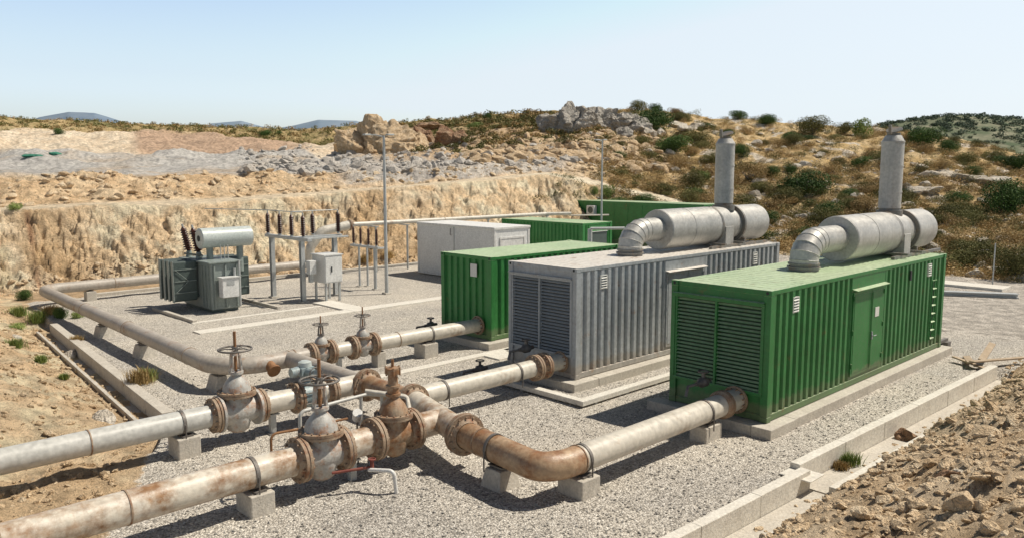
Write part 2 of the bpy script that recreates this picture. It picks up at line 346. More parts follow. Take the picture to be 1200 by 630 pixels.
# terrain material: vertex colours give the soil type, nodes give the detail; alpha = gravel cover
def terrain_mat(cliff=False):
    m, t, b = new_mat('quarry_cliff' if cliff else 'quarry_ground'); tc = N(t, 'ShaderNodeTexCoord'); co = tc.outputs['Object']
    va = N(t, 'ShaderNodeVertexColor', layer_name='Col')
    n1 = N(t, 'ShaderNodeTexNoise', Scale=1.6, Detail=10.0, Roughness=.72); t.links.new(co, n1.inputs['Vector'])
    r1 = ramp(t, [(.28, .62), (.5, 1.0), (.72, 1.22)], n1.outputs[0])
    n2 = N(t, 'ShaderNodeTexNoise', Scale=14.0, Detail=8.0, Roughness=.75); t.links.new(co, n2.inputs['Vector'])
    r2 = ramp(t, [(.3, .6), (.5, 1.0), (.75, 1.2)], n2.outputs[0])
    v1 = N(t, 'ShaderNodeTexVoronoi', Scale=2.6, Randomness=1.0); t.links.new(co, v1.inputs['Vector'])
    rv = ramp(t, [(0, 1.1), (.45, 1.0), (.8, .75)], v1.outputs['Distance'])
    soil = mixc(t, 1.0, mixc(t, 1.0, mixc(t, 1.0, va.outputs['Color'], r1.outputs[0], 'MULTIPLY'), r2.outputs[0], 'MULTIPLY'), rv.outputs[0], 'MULTIPLY')
    if cliff:
        rn_ = N(t, 'ShaderNodeTexNoise', Scale=.7, Detail=4.0); t.links.new(co, rn_.inputs['Vector'])
        wp = mixc(t, .25, co, rn_.outputs['Color'])
        mpc = N(t, 'ShaderNodeMapping'); mpc.inputs['Rotation'].default_value = (0, R_(38), 0); mpc.inputs['Scale'].default_value = (4.2, 1.0, .55); t.links.new(wp, mpc.inputs[0])
        ng = N(t, 'ShaderNodeTexNoise', Scale=1.3, Detail=7.0, Roughness=.6); t.links.new(mpc.outputs[0], ng.inputs['Vector'])
        rg = ramp(t, [(.36, .42), (.42, .92), (.6, 1.08), (.64, .9)], ng.outputs[0])  # dig grooves: crease shade put into the colour, also fed to the bump
        mp2 = N(t, 'ShaderNodeMapping'); mp2.inputs['Scale'].default_value = (.8, .8, 1.7); t.links.new(wp, mp2.inputs[0])
        vc = N(t, 'ShaderNodeTexVoronoi', Scale=1.5, feature='DISTANCE_TO_EDGE'); t.links.new(mp2.outputs[0], vc.inputs['Vector'])
        rc_ = ramp(t, [(0, .35), (.045, 1.0)], vc.outputs['Distance'])  # crack lines: crevice shade put into the colour, also fed to the bump
        rcm = mixc(t, .22, (1, 1, 1), rc_.outputs[0])
        soil = mixc(t, 1.0, mixc(t, .12, soil, rg.outputs[0], 'MULTIPLY'), rcm, 'MULTIPLY')
    # gravel
    dn = N(t, 'ShaderNodeTexNoise', Scale=9.0, Detail=2.0); t.links.new(co, dn.inputs['Vector'])
    dm = mixc(t, .06, co, dn.outputs['Color'])
    g1 = N(t, 'ShaderNodeTexVoronoi', Scale=30.0, Randomness=1.0); t.links.new(dm, g1.inputs['Vector'])
    sp = N(t, 'ShaderNodeSeparateColor'); t.links.new(g1.outputs['Color'], sp.inputs[0])
    gc = ramp(t, [(0, (.30, .28, .25)), (.25, (.46, .43, .385)), (.55, (.575, .54, .485)), (.85, (.68, .645, .58)), (1, (.82, .79, .73))], sp.outputs[0])
    ge = ramp(t, [(.2, 1.08), (.55, .86), (.8, .48)], g1.outputs['Distance'])  # shade in the gaps between stones, put into the colour
    gl = N(t, 'ShaderNodeTexNoise', Scale=.35, Detail=6.0, Roughness=.6); t.links.new(co, gl.inputs['Vector'])
    glr = ramp(t, [(.3, (.86, .85, .85)), (.7, (1.14, 1.11, 1.06))], gl.outputs[0])
    grav = mixc(t, 1.0, mixc(t, 1.0, gc.outputs[0], ge.outputs[0], 'MULTIPLY'), glr.outputs[0], 'MULTIPLY')
    gm = N(t, 'ShaderNodeMath', operation='ADD'); t.links.new(va.outputs['Alpha'], gm.inputs[0])
    mr = N(t, 'ShaderNodeMapRange'); mr.inputs[1].default_value = .25; mr.inputs[2].default_value = .75; mr.inputs[3].default_value = -.35; mr.inputs[4].default_value = .35
    t.links.new(n1.outputs[0], mr.inputs[0]); t.links.new(mr.outputs[0], gm.inputs[1])
    gr = ramp(t, [(.42, 0.0), (.58, 1.0)], gm.outputs[0])
    gw = N(t, 'ShaderNodeTexNoise', Scale=.16, Detail=7.0, Roughness=.7); t.links.new(co, gw.inputs['Vector'])
    gwr = ramp(t, [(.50, 0.0), (.66, .5)], gw.outputs[0]); grav = mixc(t, gwr.outputs[0], grav, mixc(t, 1.0, (.62, .56, .47), r2.outputs[0], 'MULTIPLY'))
    t.links.new(mixc(t, gr.outputs[0], soil, grav), b.inputs['Base Color'])
    b.inputs['Roughness'].default_value = .95; b.inputs['Specular IOR Level'].default_value = .12
    # bump
    s1 = N(t, 'ShaderNodeMath', operation='MULTIPLY_ADD'); t.links.new(n2.outputs[0], s1.inputs[0]); s1.inputs[1].default_value = .35; t.links.new(n1.outputs[0], s1.inputs[2])
    bp1 = N(t, 'ShaderNodeBump', Strength=1.0, Distance=.35)
    if cliff:
        s2 = N(t, 'ShaderNodeMath', operation='MULTIPLY_ADD'); t.links.new(rg.outputs[0], s2.inputs[0]); s2.inputs[1].default_value = .1; t.links.new(s1.outputs[0], s2.inputs[2])
        s3 = N(t, 'ShaderNodeMath', operation='MULTIPLY_ADD'); t.links.new(rc_.outputs[0], s3.inputs[0]); s3.inputs[1].default_value = .10; t.links.new(s2.outputs[0], s3.inputs[2]); s1 = s3
    t.links.new(s1.outputs[0], bp1.inputs['Height'])
    bp2 = N(t, 'ShaderNodeBump', Strength=.9, Distance=.03, invert=True); t.links.new(g1.outputs['Distance'], bp2.inputs['Height'])
    mx = N(t, 'ShaderNodeMix'); mx.data_type = 'VECTOR'; t.links.new(gr.outputs[0], mx.inputs[0]); t.links.new(bp1.outputs[0], mx.inputs[4]); t.links.new(bp2.outputs[0], mx.inputs[5])
    t.links.new(mx.outputs[1], b.inputs['Normal'])
    return m
M['terrain'] = terrain_mat(); M['cliff'] = terrain_mat(True)

# ------------------------------------------------------------------ terrain heightfield
def zat(y, D):
    Y = (315-y)/FPX
    return CH+D*(-math.sin(TILT)+Y*math.cos(TILT))/(math.cos(TILT)+Y*math.sin(TILT))
# survey of the land: for each bearing, (elevation row, distance) of: cliff foot, first crest, bench back, second crest, bench, third crest, far face, skyline
SURV = [
 (-700, [(380, 26), (250, 28.5), (244, 31), (200, 36), (196, 60), (175, 85), (150, 130), (135, 200)]),
 (0,    [(345, 35.2), (246, 38.0), (243, 40.5), (206, 45), (201, 70), (180, 92), (152, 135), (137, 200)]),
 (100,  [(337, 37.5), (241, 40.3), (238, 43), (203, 48), (200, 72), (181, 95), (154, 138), (143, 200)]),
 (170,  [(331, 39), (239, 42), (236, 45), (204, 49.5), (200, 73), (181, 98), (155, 140), (147, 200)]),
 (250,  [(325, 40.9), (237, 44), (233, 47), (205, 52), (200, 74), (182, 100), (158, 142), (149, 200)]),
 (350,  [(318, 43), (229, 47), (226, 50), (202, 55), (197, 74), (181, 98), (170, 130), (152, 180)]),
 (450,  [(311, 46), (222, 50.5), (219, 54), (203, 58), (198, 72), (181, 92), (165, 120), (145, 150)]),
 (550,  [(303, 50), (213, 56), (210, 60), (196, 63), (192, 72), (176, 88), (158, 112), (138, 145)]),
 (640,  [(296, 55), (205, 62), (202, 67), (190, 71), (183, 78), (166, 92), (148, 110), (131, 135)]),
 (700,  [(291, 58), (218, 64), (210, 68), (192, 74), (180, 82), (162, 95), (145, 110), (130, 130)]),
 (760,  [(290, 60), (236, 65), (226, 69), (205, 76), (184, 86), (164, 98), (146, 112), (131, 130)]),
 (820,  [(292, 58), (256, 63), (240, 68), (214, 76), (192, 86), (168, 98), (150, 112), (138, 128)]),
 (900,  [(298, 53), (276, 58), (258, 64), (230, 72), (200, 82), (174, 95), (156, 110), (142, 124)]),
 (1000, [(312, 46), (294, 51), (272, 57), (242, 65), (212, 75), (182, 88), (163, 102), (150, 118)]),
 (1100, [(324, 42), (308, 46), (284, 52), (252, 60), (224, 69), (196, 81), (176, 94), (162, 108)]),
 (1200, [(333, 39), (318, 43), (296, 48), (264, 56), (238, 65), (212, 76), (194, 88), (181, 100)]),
 (1300, [(338, 37), (324, 41), (300, 46), (268, 54), (242, 63), (216, 74), (198, 86), (186, 98)]),
 (2000, [(345, 35), (330, 39), (306, 44), (274, 52), (246, 61), (220, 72), (204, 84), (192, 96)]),
]
SX = np.array([s[0] for s in SURV], float)
SDp = np.array([[p[1] for p in s[1]] for s in SURV], float)
SZ = np.array([[zat(*p) for p in s[1]] for s in SURV]); SZ[:, 0] = 0
CA, SA = math.cos(AZ), math.sin(AZ)
def ss(x, a, b):
    t = np.clip((x-a)/(b-a), 0, 1); return t*t*(3-2*t)
def left_edge(v): return np.where(v > 18, 6.75+(v-18)*.088, 6.75-(18-v)*.55)
def ground(u, v, detail=True):
    u = np.asarray(u, float); v = np.asarray(v, float)
    D = np.maximum(u*CA+v*SA, .3); s = u*SA-v*CA
    x = 600+942*s/D
    Di = [np.interp(x, SX, SDp[:, i]) for i in range(8)]; Zi = [np.interp(x, SX, SZ[:, i]) for i in range(8)]
    wob = (fbm(u, v, 0, .12, 3, 5)-.5)*2.2*ss(D, 30, 36)
    Dw = D+wob
    z = np.zeros_like(D); seg = np.zeros_like(D)
    for i in range(7):
        t = np.clip((Dw-Di[i])/(Di[i+1]-Di[i]), 0, 1)
        inside = (Dw >= Di[i])
        z = np.where(inside, Zi[i]+(Zi[i+1]-Zi[i])*t, z); seg = np.where(inside, i+t, seg)
    beyond = Dw > Di[7]
    z = np.where(beyond, Zi[7]-np.minimum((Dw-Di[7])*.07, 6), z); seg = np.where(beyond, 7.5, seg)
    right = ss(x, 640, 760)      # hillside instead of quarry steps
    if detail:
        t0 = np.clip(seg, 0, 1)
        face0 = ss(seg, 0.0, .12)*(1-ss(seg, .9, 1.05))
        face2 = ss(seg, 2.0, 2.2)*(1-ss(seg, 2.9, 3.1))
        rough = 1-.75*right; al = s; tz = t0*4.2; Pd = al+.75*tz
        na = np.abs(fbm(Pd, tz*.55, 0, .75, 4, 21)-.5)*2
        nb = fbm(Pd, tz, 2, 1.1, 5, 31, .6)-.5
        ncr = np.abs(fbm(al, tz*1.8, 5, 2.6, 3, 35)-.5)*2
        ph = Pd*1.5+(fbm(u, v, 0, .5, 3, 23)-.5)*3; dig = ss(1-np.abs((ph % 1)*2-1), .72, 1.0)*ss(fbm(al, tz, 9, .5, 2, 24), .42, .6)
        z = z+face0*rough*(1.15*nb-.42*ss(na, .16, 0)-.25*ss(ncr, .14, 0)-.22*dig)
        z = z+ss(seg, .85, .97)*(1-ss(seg, 1.02, 1.15))*rough*(fbm(al, tz, 11, .5, 4, 37)-.5)*.35
        z = z+face2*rough*((fbm(u, v, 0, .8, 5, 51)-.5)*1.3)
        far = ss(seg, 2.95, 3.2)
        z = z+far*(fbm(u, v, 0, .25, 5, 61)-.5)*(1.6+1.2*ss(seg, 4, 5))*(1-.3*right)*(1-.5*ss(seg,6.5,7))
        z = z+right*ss(seg, .1, 1)*(fbm(u, v, 0, .35, 5, 71)-.5)*1.5
        z = z+ss(D, 33, 36)*0
        z = z+(fbm(u, v, 0, 1.3, 4, 81)-.5)*.05*(1-ss(seg, 0, .1))
    # right-hand spoil bank the photographer stands on, and the low soil on the left
    bank = np.where(u < 45, np.clip(5.75-v, 0, 30), 0)*(1-ss(u, 27, 34))
    bz = .50*bank*(1-.35*ss(bank, 3, 9))
    if detail: bz = bz+ss(bank, .1, 1.2)*((fbm(u, v, 0, 1.2, 5, 91)-.5)*.55+(fbm(u, v, 0, 5, 3, 95)-.5)*.14)
    trench = ss(6.45-v, -.02, .03)*(1-ss(bank, 0, .5))*(1-ss(u, 24.6, 24.9))
    z = z+np.where(D < 34, bz-.28*trench*(bz < .3), 0)
    le = left_edge(v)-u
    lowz = -.30*ss(le, -.02, .06)*ss(v, 15.6, 16.5)*(1-ss(v, 33.2, 35))
    soil = np.clip(le-.7, 0, 30)*.34*ss(v, 14.5, 21)*(1-ss(v, 33, 38))
    z = z+np.where(D < 36, lowz+soil+(ss(le, .5, 1.6)*(fbm(u, v, 0, 1.5, 4, 101)-.45)*.42 if detail else 0), 0)
    return z, x, seg, D, bank, le, right
def gz1(u, v):
    return float(ground(np.array([u]), np.array([v]))[0][0])
def ray(x, y):
    X = (x-600)/FPX; Y = (315-y)/FPX; return CF+CR*X+CU*Y
def hit(x, y, dmin=30, dmax=230):
    d = ray(x, y); k = np.arange(dmin, dmax, .25); u = d.x*k; v = d.y*k; zz = CH+d.z*k
    g = ground(u, v)[0]; idx = np.where(g >= zz)[0]
    j = idx[0] if len(idx) else None
    return None if j is None else (float(u[j]), float(v[j]), float(g[j]), float(k[j]))

# grid: bearings x distances
cols = np.concatenate((np.arange(-620, -20, 8), np.arange(-20, 1221, 1.25), np.arange(1224, 1830, 8)))
tau = (cols-600)/942
def colrows(x):
    Di = [np.interp(x, SX, SDp[:, i]) for i in range(8)]
    near = np.concatenate((np.geomspace(1.2, 10, 75, endpoint=False), np.linspace(10, Di[0]-1.5, 150, endpoint=False)))
    segs = [near, np.linspace(Di[0]-1.5, Di[1]+1.2, 85, endpoint=False), np.linspace(Di[1]+1.2, Di[2]-.5, 6, endpoint=False),
            np.linspace(Di[2]-.5, Di[3]+1, 45, endpoint=False), np.linspace(Di[3]+1, Di[4], 25, endpoint=False), np.linspace(Di[4], Di[5], 40, endpoint=False),
            np.linspace(Di[5], Di[6], 45, endpoint=False), np.linspace(Di[6], Di[7]+3, 45, endpoint=False), np.geomspace(Di[7]+3, 1200, 12)]
    return segs
rowsets = [colrows(x) for x in cols]
names = ['gravel_ground', 'quarry_cliff', 'bench_road', 'soil_slope', 'quarry_bench', 'spoil_slope', 'quarry_face', 'hillside', 'far_plain']
lens = [len(s) for s in rowsets[0]]
DD = np.array([np.concatenate(s) for s in rowsets])          # cols x rows
UU = DD*CA+tau[:, None]*DD*SA; VV = DD*SA-tau[:, None]*DD*CA
ZZ, XX, SEG, D_, BANK, LE, RIGHT = ground(UU, VV)
def terrain_colour():
    n = fbm(UU, VV, 0, .18, 4, 201); n2 = fbm(UU, VV, ZZ*2, .9, 4, 202); n3 = fbm(UU, VV, 0, .06, 3, 203)
    def c(a): return np.array(a)[None, None, :]
    def mix(a, b, f): return a*(1-f[..., None])+b*f[..., None]
    col = np.broadcast_to(c((.50, .36, .22)), UU.shape+(3,)).copy()
    # cliff
    cl = mix(c((.68, .51, .32)), c((.75, .62, .44)), ss(n2, .35, .65))
    cl = mix(cl, c((.50, .33, .17)), ss(n, .55, .75)*.7)
    col = mix(col, cl, ss(SEG, 0, .05))
    strata = ss(np.abs(((XX-28)+(1-np.clip(SEG, 0, 1))*-8)/7), 1, 0)*(SEG < 1.1)*(SEG > .05)
    col = mix(col, c((.36, .17, .09)), strata*.65*ss(n2, .3, .6))
    col = mix(col, c((.72, .59, .42)), ss(SEG, .98, 1.05)*(1-ss(SEG, 1.98, 2.1)))       # bench road
    col = mix(col, mix(c((.62, .44, .26)), c((.70, .54, .35)), ss(n2, .3, .7)), ss(SEG, 1.98, 2.1)*(1-ss(SEG, 2.95, 3.05)))
    grey = mix(c((.42, .40, .37)), c((.50, .48, .44)), ss(n2, .3, .7)); grey = mix(grey, c((.50, .40, .29)), ss(n, .5, .72)*.7)
    col = mix(col, grey, ss(SEG, 2.95, 3.05)*(1-ss(SEG, 4.95, 5.05)))
    col = mix(col, mix(c((.47, .43, .38)), c((.56, .50, .42)), ss(n2, .3, .7)), ss(XX, 380, 420)*(1-ss(XX, 640, 700))*ss(SEG, 1.98, 2.3)*(1-ss(SEG, 3, 4)))
    pink = mix(c((.60, .48, .34)), c((.68, .58, .44)), ss(n2, .3, .7))
    redd = c((.42, .29, .20)); pk = mix(pink, np.broadcast_to(redd, pink.shape), ss(XX, 150, 168)*(1-ss(XX, 330, 380))*.9)
    col = mix(col, pk, ss(SEG, 4.95, 5.05)*(1-ss(SEG, 5.9, 6.05))*(1-ss(XX, 390, 450)))
    veg = mix(c((.34, .26, .12)), c((.46, .34, .18)), ss(n2, .3, .7)); veg = mix(veg, c((.15, .15, .06)), ss(n, .5, .68)*.8)
    col = mix(col, veg, ss(SEG, 5.9, 6.1))
    tan = mix(c((.52, .38, .24)), c((.46, .33, .20)), ss(n2, .3, .7))
    col = mix(col, tan, ss(XX, 400, 470)*ss(SEG, 4, 4.6)*(1-ss(SEG, 6, 6.4)))
    hil = mix(c((.50, .355, .17)), c((.58, .44, .25)), ss(n2, .35, .65)); hil = mix(hil, c((.30, .21, .09)), ss(n, .48, .66)*.5)
    hil = mix(hil, c((.60, .54, .45)), ss(fbm(UU, VV, 0, .5, 4, 207), .60, .68)*.9)
    r2 = RIGHT*ss(SEG, .05, .3); col = mix(col, hil, r2)
    # dusty track climbing past the rear container
    tk = np.interp(XX, [600, 640, 700, 760, 860, 900], [1.5, 1.5, 1.55, 1.6, 1.3, .8])
    col = mix(col, c((.74, .62, .46)), ss(-np.abs(SEG-tk), -.45, -.33)*ss(XX, 600, 640)*(1-ss(XX, 850, 900)))
    # bank and left soil
    bk = mix(c((.58, .43, .27)), c((.70, .56, .39)), ss(n2, .35, .65)); near = (D_ < 34)
    col = np.where((near & (BANK > .02))[..., None], bk, col)
    ls = mix(c((.66, .48, .29)), c((.76, .60, .40)), ss(n2, .35, .65))
    col = mix(col, ls, ss(LE, -.2, .3)*(D_ < 37)*(BANK < .02))
    alpha = (1-ss(BANK, -.1, .05)*(BANK > 0))*(1-ss(LE, -.35, .5))*(1-ss(SEG, -.01, .05))
    alpha = alpha*(1-.9*ss(D_, -3, -1))if False else alpha
    # fine worn dust on the far right of the yard
    worn = ss(UU, 27, 31)*(VV < 27)
    alpha = alpha*(1-.62*worn); col = np.where(((worn > .3) & (SEG < .05))[..., None], c((.55, .50, .43)), col)
    edge = ss(VV, 37.2, 38.4)*(SEG <= 0.05)*(UU < 45)
    alpha = alpha*(1-.8*edge)
    return np.concatenate((np.clip(col*np.array((1.24, 1.24, 1.26)), 0, .88), alpha[..., None]), -1)
TC = terrain_colour()
r0 = 0; nc = len(cols)
for nm, L in zip(names, lens):
    r1 = min(r0+L+1, DD.shape[1]); n = r1-r0
    V = np.stack((UU[:, r0:r1], VV[:, r0:r1], ZZ[:, r0:r1]), -1).reshape(-1, 3)
    i, j = np.meshgrid(np.arange(nc-1), np.arange(n-1), indexing='ij'); a = i*n+j
    F = np.stack((a, a+n, a+n+1, a+1), -1).reshape(-1, 4)
    o = np_obj(nm, V, F, M['cliff'] if nm in ('quarry_cliff', 'soil_slope') else M['terrain'], True, attrs={'Col': TC[:, r0:r1].reshape(-1, 4)}); tag(o, kind='structure')
    r0 += L

# distant ridges
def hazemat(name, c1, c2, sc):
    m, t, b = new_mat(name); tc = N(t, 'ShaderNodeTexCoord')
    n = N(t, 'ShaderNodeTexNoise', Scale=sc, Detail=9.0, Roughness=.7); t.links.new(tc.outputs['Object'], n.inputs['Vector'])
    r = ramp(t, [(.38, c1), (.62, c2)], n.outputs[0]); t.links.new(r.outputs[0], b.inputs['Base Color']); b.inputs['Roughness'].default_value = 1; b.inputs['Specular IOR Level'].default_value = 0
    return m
def ridge(name, D, prof, depth, m, namp, seed, ybase=205, rows=40):
    xs = np.arange(prof[0][0], prof[-1][0]+.1, 2.0); ys = np.interp(xs, [p[0] for p in prof], [p[1] for p in prof])
    t = np.linspace(0, 1, rows); Dg = D-depth*(1-t)
    V = []
    for x, y in zip(xs, ys):
        zt = zat(y, D); zb = zat(ybase, D)-D*.02
        tau_ = (x-600)/942
        for k in range(rows):
            u = Dg[k]*CA+tau_*Dg[k]*SA; v = Dg[k]*SA-tau_*Dg[k]*CA
            V.append((u, v, zb+(zt-zb)*math.sin(t[k]*math.pi/2)**1.1))
    V = np.array(V); V[:, 2] += (fbm(V[:, 0], V[:, 1], 0, 6/D*1.6, 5, seed)-.5)*namp
    n = rows; i, j = np.meshgrid(np.arange(len(xs)-1), np.arange(n-1), indexing='ij'); a = i*n+j
    o = np_obj(name, V, np.stack((a, a+n, a+n+1, a+1), -1).reshape(-1, 4), m, True); tag(o, kind='structure'); return V, n
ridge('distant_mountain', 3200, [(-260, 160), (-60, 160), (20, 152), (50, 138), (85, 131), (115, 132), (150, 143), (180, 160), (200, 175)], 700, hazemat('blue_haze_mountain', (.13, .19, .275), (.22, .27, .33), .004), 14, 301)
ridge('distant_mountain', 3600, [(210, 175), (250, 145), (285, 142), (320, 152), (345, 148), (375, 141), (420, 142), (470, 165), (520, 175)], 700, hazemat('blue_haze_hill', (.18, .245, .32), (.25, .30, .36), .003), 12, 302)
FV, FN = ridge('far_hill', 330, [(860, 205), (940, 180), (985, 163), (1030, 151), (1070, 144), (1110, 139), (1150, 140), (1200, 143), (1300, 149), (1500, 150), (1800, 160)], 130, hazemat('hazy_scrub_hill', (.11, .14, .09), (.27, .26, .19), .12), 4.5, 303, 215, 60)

# ------------------------------------------------------------------ rocks
def ico(sub):
    bm = bmesh.new(); bmesh.ops.create_icosphere(bm, subdivisions=sub, radius=1); v = np.array([x.co[:] for x in bm.verts]); f = np.array([[a.index for a in x.verts] for x in bm.faces]); bm.free(); return v, f
ICO = {k: ico(k) for k in (1, 2, 3, 4, 5)}
def rockverts(sub, seed, amp=.5, cuts=9):
    v, f = ICO[sub]; v = v.copy(); r = np.random.default_rng(seed)
    for k in range(cuts):       # chip flat facets off
        n = r.normal(size=3); n /= np.linalg.norm(n); d = r.uniform(.45, .85)
        h = v@n; v = v-np.maximum(h-d, 0)[:, None]*n
    nz = fbm(v[:, 0], v[:, 1], v[:, 2], 1.7, 3, seed)-.5
    v = v*(1+amp*.5*nz[:, None])
    return v, f
def rotm(n, r, tilt=True):
    a = r.uniform(0, 2*math.pi, n); b = r.uniform(-.5, .5, n) if tilt else np.zeros(n); c = r.uniform(-.5, .5, n) if tilt else np.zeros(n)
    ca, sa, cb, sb, cc, sc = np.cos(a), np.sin(a), np.cos(b), np.sin(b), np.cos(c), np.sin(c); o = np.zeros(n); i = np.ones(n)
    Rz = np.stack([np.stack([ca, -sa, o], -1), np.stack([sa, ca, o], -1), np.stack([o, o, i], -1)], 1)
    Rx = np.stack([np.stack([i, o, o], -1), np.stack([o, cb, -sb], -1), np.stack([o, sb, cb], -1)], 1)
    Ry = np.stack([np.stack([cc, o, sc], -1), np.stack([o, i, o], -1), np.stack([-sc, o, cc], -1)], 1)
    return Rz@Rx@Ry
def merged(name, protos, P, S, Rm, m, smooth=False, attrs=None):
    Vs = []; Fs = []; n0 = 0; k = len(protos); which = rng.integers(0, k, len(P))
    for q in range(k):
        idx = np.where(which == q)[0]
        if not len(idx): continue
        v, f = protos[q]
        W = np.einsum('nij,nvj->nvi', Rm[idx], v[None]*S[idx][:, None, :])+P[idx][:, None, :]
        Vs.append(W.reshape(-1, 3)); Fs.append((f[None]+(np.arange(len(idx))*len(v))[:, None, None]+n0).reshape(-1, f.shape[1])); n0 += len(idx)*len(v)
    return np_obj(name, np.concatenate(Vs), np.concatenate(Fs), m, smooth)
LR = [rockverts(1, 400+k) for k in range(6)]; MR = [rockverts(2, 420+k) for k in range(6)]
def sizes(n, lo, hi, p=2.2):
    s = lo*(hi/lo)**(rng.random(n)**p); S = np.stack([s*rng.uniform(.7, 1.4, n), s*rng.uniform(.6, 1.0, n), s*rng.uniform(.35, .75, n)], -1); return S
TKX, TKS = [600, 640, 700, 760, 860, 900], [1.5, 1.5, 1.55, 1.6, 1.3, .8]
def off_track(U, Vv):
    g = ground(U, Vv); return ~((np.abs(g[2]-np.interp(g[1], TKX, TKS)) < .42) & (g[1] > 610) & (g[1] < 895))
def scatter(name, U, Vv, lo, hi, protos, m, p=2.2, sink=.25):
    k = off_track(U, Vv); U, Vv = U[k], Vv[k]
    z = ground(U, Vv)[0]; S = sizes(len(U), lo, hi, p)
    return tag(merged(name, protos, np.stack((U, Vv, z+S[:, 2]*sink), -1), S, rotm(len(U), rng), m), kind='stuff')
# spoil bank rubble
n = 15000; U = rng.uniform(2.5, 27, n)**1.0; Vv = 6.02-rng.random(n)**1.0*(np.minimum(U*.9, 7)+.3); k = (U*CA+Vv*SA) > 3.5
o = scatter('rubble', U[k], Vv[k], .012, .10, MR, M['rock_sand'], 2.0); tag(o, 'loose tan stones strewn over the spoil bank', 'rubble')
n = 5200; U = rng.uniform(3, 26, n); Vv = 5.6-rng.random(n)*(np.minimum(U*.8, 6)+.2)
o = scatter('rubble', U, Vv, .02, .17, MR, M['rock_sand'], 2.6); tag(o, 'pale limestone chips lying on the spoil bank', 'rubble')
# left soil
n = 5200; Vv = rng.uniform(13, 36, n); U = left_edge(Vv)-.4-rng.random(n)**1.3*7
o = scatter('rubble', U, Vv, .02, .14, LR, M['rock_tan'], 2.4); tag(o, 'small tan stones on the sandy soil left of the kerb', 'rubble')
# gravel pebbles near the camera
n = 22000; Dq = rng.uniform(7, 21, n); tq = rng.uniform(-.68, .68, n); U = Dq*CA+tq*Dq*SA; Vv = Dq*SA-tq*Dq*CA
k = (Vv > 6.55) & (U > left_edge(Vv)+.1)
m_peb = rockmat('gravel_pebbles', (.36, .335, .30), (.56, .525, .47), (.78, .74, .67), 9)
o = scatter('gravel', U[k], Vv[k], .012, .038, LR, m_peb, 1.2, .5); tag(o, 'coarse grey crushed stone covering the yard', 'gravel')
# crumbled ledges and bench rubble
def by_px(n, x0, x1, s0, s1):
    x = rng.uniform(x0, x1, n); sg = rng.uniform(s0, s1, n); i = np.clip(sg.astype(int), 0, 6); t = sg-i
    Dm = np.array([np.interp(x, SX, SDp[:, k]) for k in range(8)]); d = Dm[i, np.arange(n)]*(1-t)+Dm[i+1, np.arange(n)]*t
    ta = (x-600)/942; return d*CA+ta*d*SA, d*SA-ta*d*CA
U, Vv = by_px(900, -60, 620, -.03, .16); o = scatter('rubble', U, Vv, .04, .26, MR, M['rock_sand'], 2.6, 0); tag(o, 'crumbled sandstone lumps along the foot of the quarry cliff', 'rubble')
U, Vv = by_px(1300, -60, 700, 1.9, 2.9); o = scatter('rubble', U, Vv, .05, .4, MR, M['rock_sand'], 3.4); tag(o, 'broken tan rock on the upper soil slope', 'rubble')
U, Vv = by_px(2600, 280, 700, 2.9, 5.2); o = scatter('rubble', U, Vv, .12, .8, LR, M['rock_waste'], 2.8); tag(o, 'grey quarry waste rock heaped on the upper bench', 'rubble')
U, Vv = by_px(1500, 540, 780, 3.1, 5.2); o = scatter('rubble', U, Vv, .25, 1.1, MR, M['rock_tan'], 2.0); tag(o, 'tumbled brown boulders below the limestone outcrop', 'rubble')
U, Vv = by_px(1500, 700, 1400, .1, 6); o = scatter('rubble', U, Vv, .12, .8, MR, M['rock_pale'], 2.6); tag(o, 'pale limestone lumps scattered through the scrub', 'rubble')

def boulder(px, py, size, m, label, flat=.6, seed=0, group='boulders', dmin=4, name='boulder', sub=4, D=None):
    h = hit(px, py, dmin)
    if h is None: return
    v, f = rockverts(sub, 500+seed, .7, 12); r = rotm(1, np.random.default_rng(seed))[0]
    v = (v*np.array((1, .75, flat))*size)@r.T
    o = np_obj(name, v, f, m, False); o.location = (h[0], h[1], h[2]+size*flat*.2); tag(o, label, 'boulder', group); return o
for k, (px, py, sz, mm, lb) in enumerate([
    (1130, 600, .30, 'rock_sand', 'long pale flat boulder low on the right spoil bank'),
    (1195, 600, .24, 'rock_sand', 'pale boulder at the right end of the spoil bank beside the long flat one'),
    (1112, 562, .20, 'rock_red', 'orange brown boulder with a white slab beside it on the spoil bank'),
    (1123, 557, .14, 'rock_pale', 'upright white slab leaning on the orange brown boulder'),
    (1063, 517, .34, 'rock_red', 'dark angular boulder by the kerb on the spoil bank'),
    (1155, 515, .24, 'rock_sand', 'pale angular rock high on the spoil bank'),
    (1075, 600, .20, 'rock_sand', 'elongated whitish stone in the middle of the spoil bank'),
    (1160, 480, .22, 'rock_tan', 'tan rock near the crest of the spoil bank'),
    (1035, 588, .16, 'rock_tan', 'small tan stone low on the spoil bank'),
    (985, 600, .13, 'rock_sand', 'small pale stone near the kerb on the spoil bank'),
    (1090, 545, .15, 'rock_tan', 'tan stone above the orange brown boulder'),
    ]): boulder(px, py, sz, M[mm], lb, .6, k, 'boulders on the spoil bank')
for k, (px, py, sz, mm, lb) in enumerate([
    (122, 494, .32, 'rock_pale', 'flat pale slab beside the left kerb near the grey pipe'),
    (82, 418, .35, 'rock_pale', 'white rock lying across the left drainage kerb'),
    (20, 395, .20, 'rock_pale', 'small whitish stone beside the green weeds at far left'),
    (50, 372, .42, 'rock_pale', 'pale boulder under the bend of the left pipe'),
    ]): boulder(px, py, sz, M[mm], lb, .35, 40+k, 'stones by the left kerb', 12)
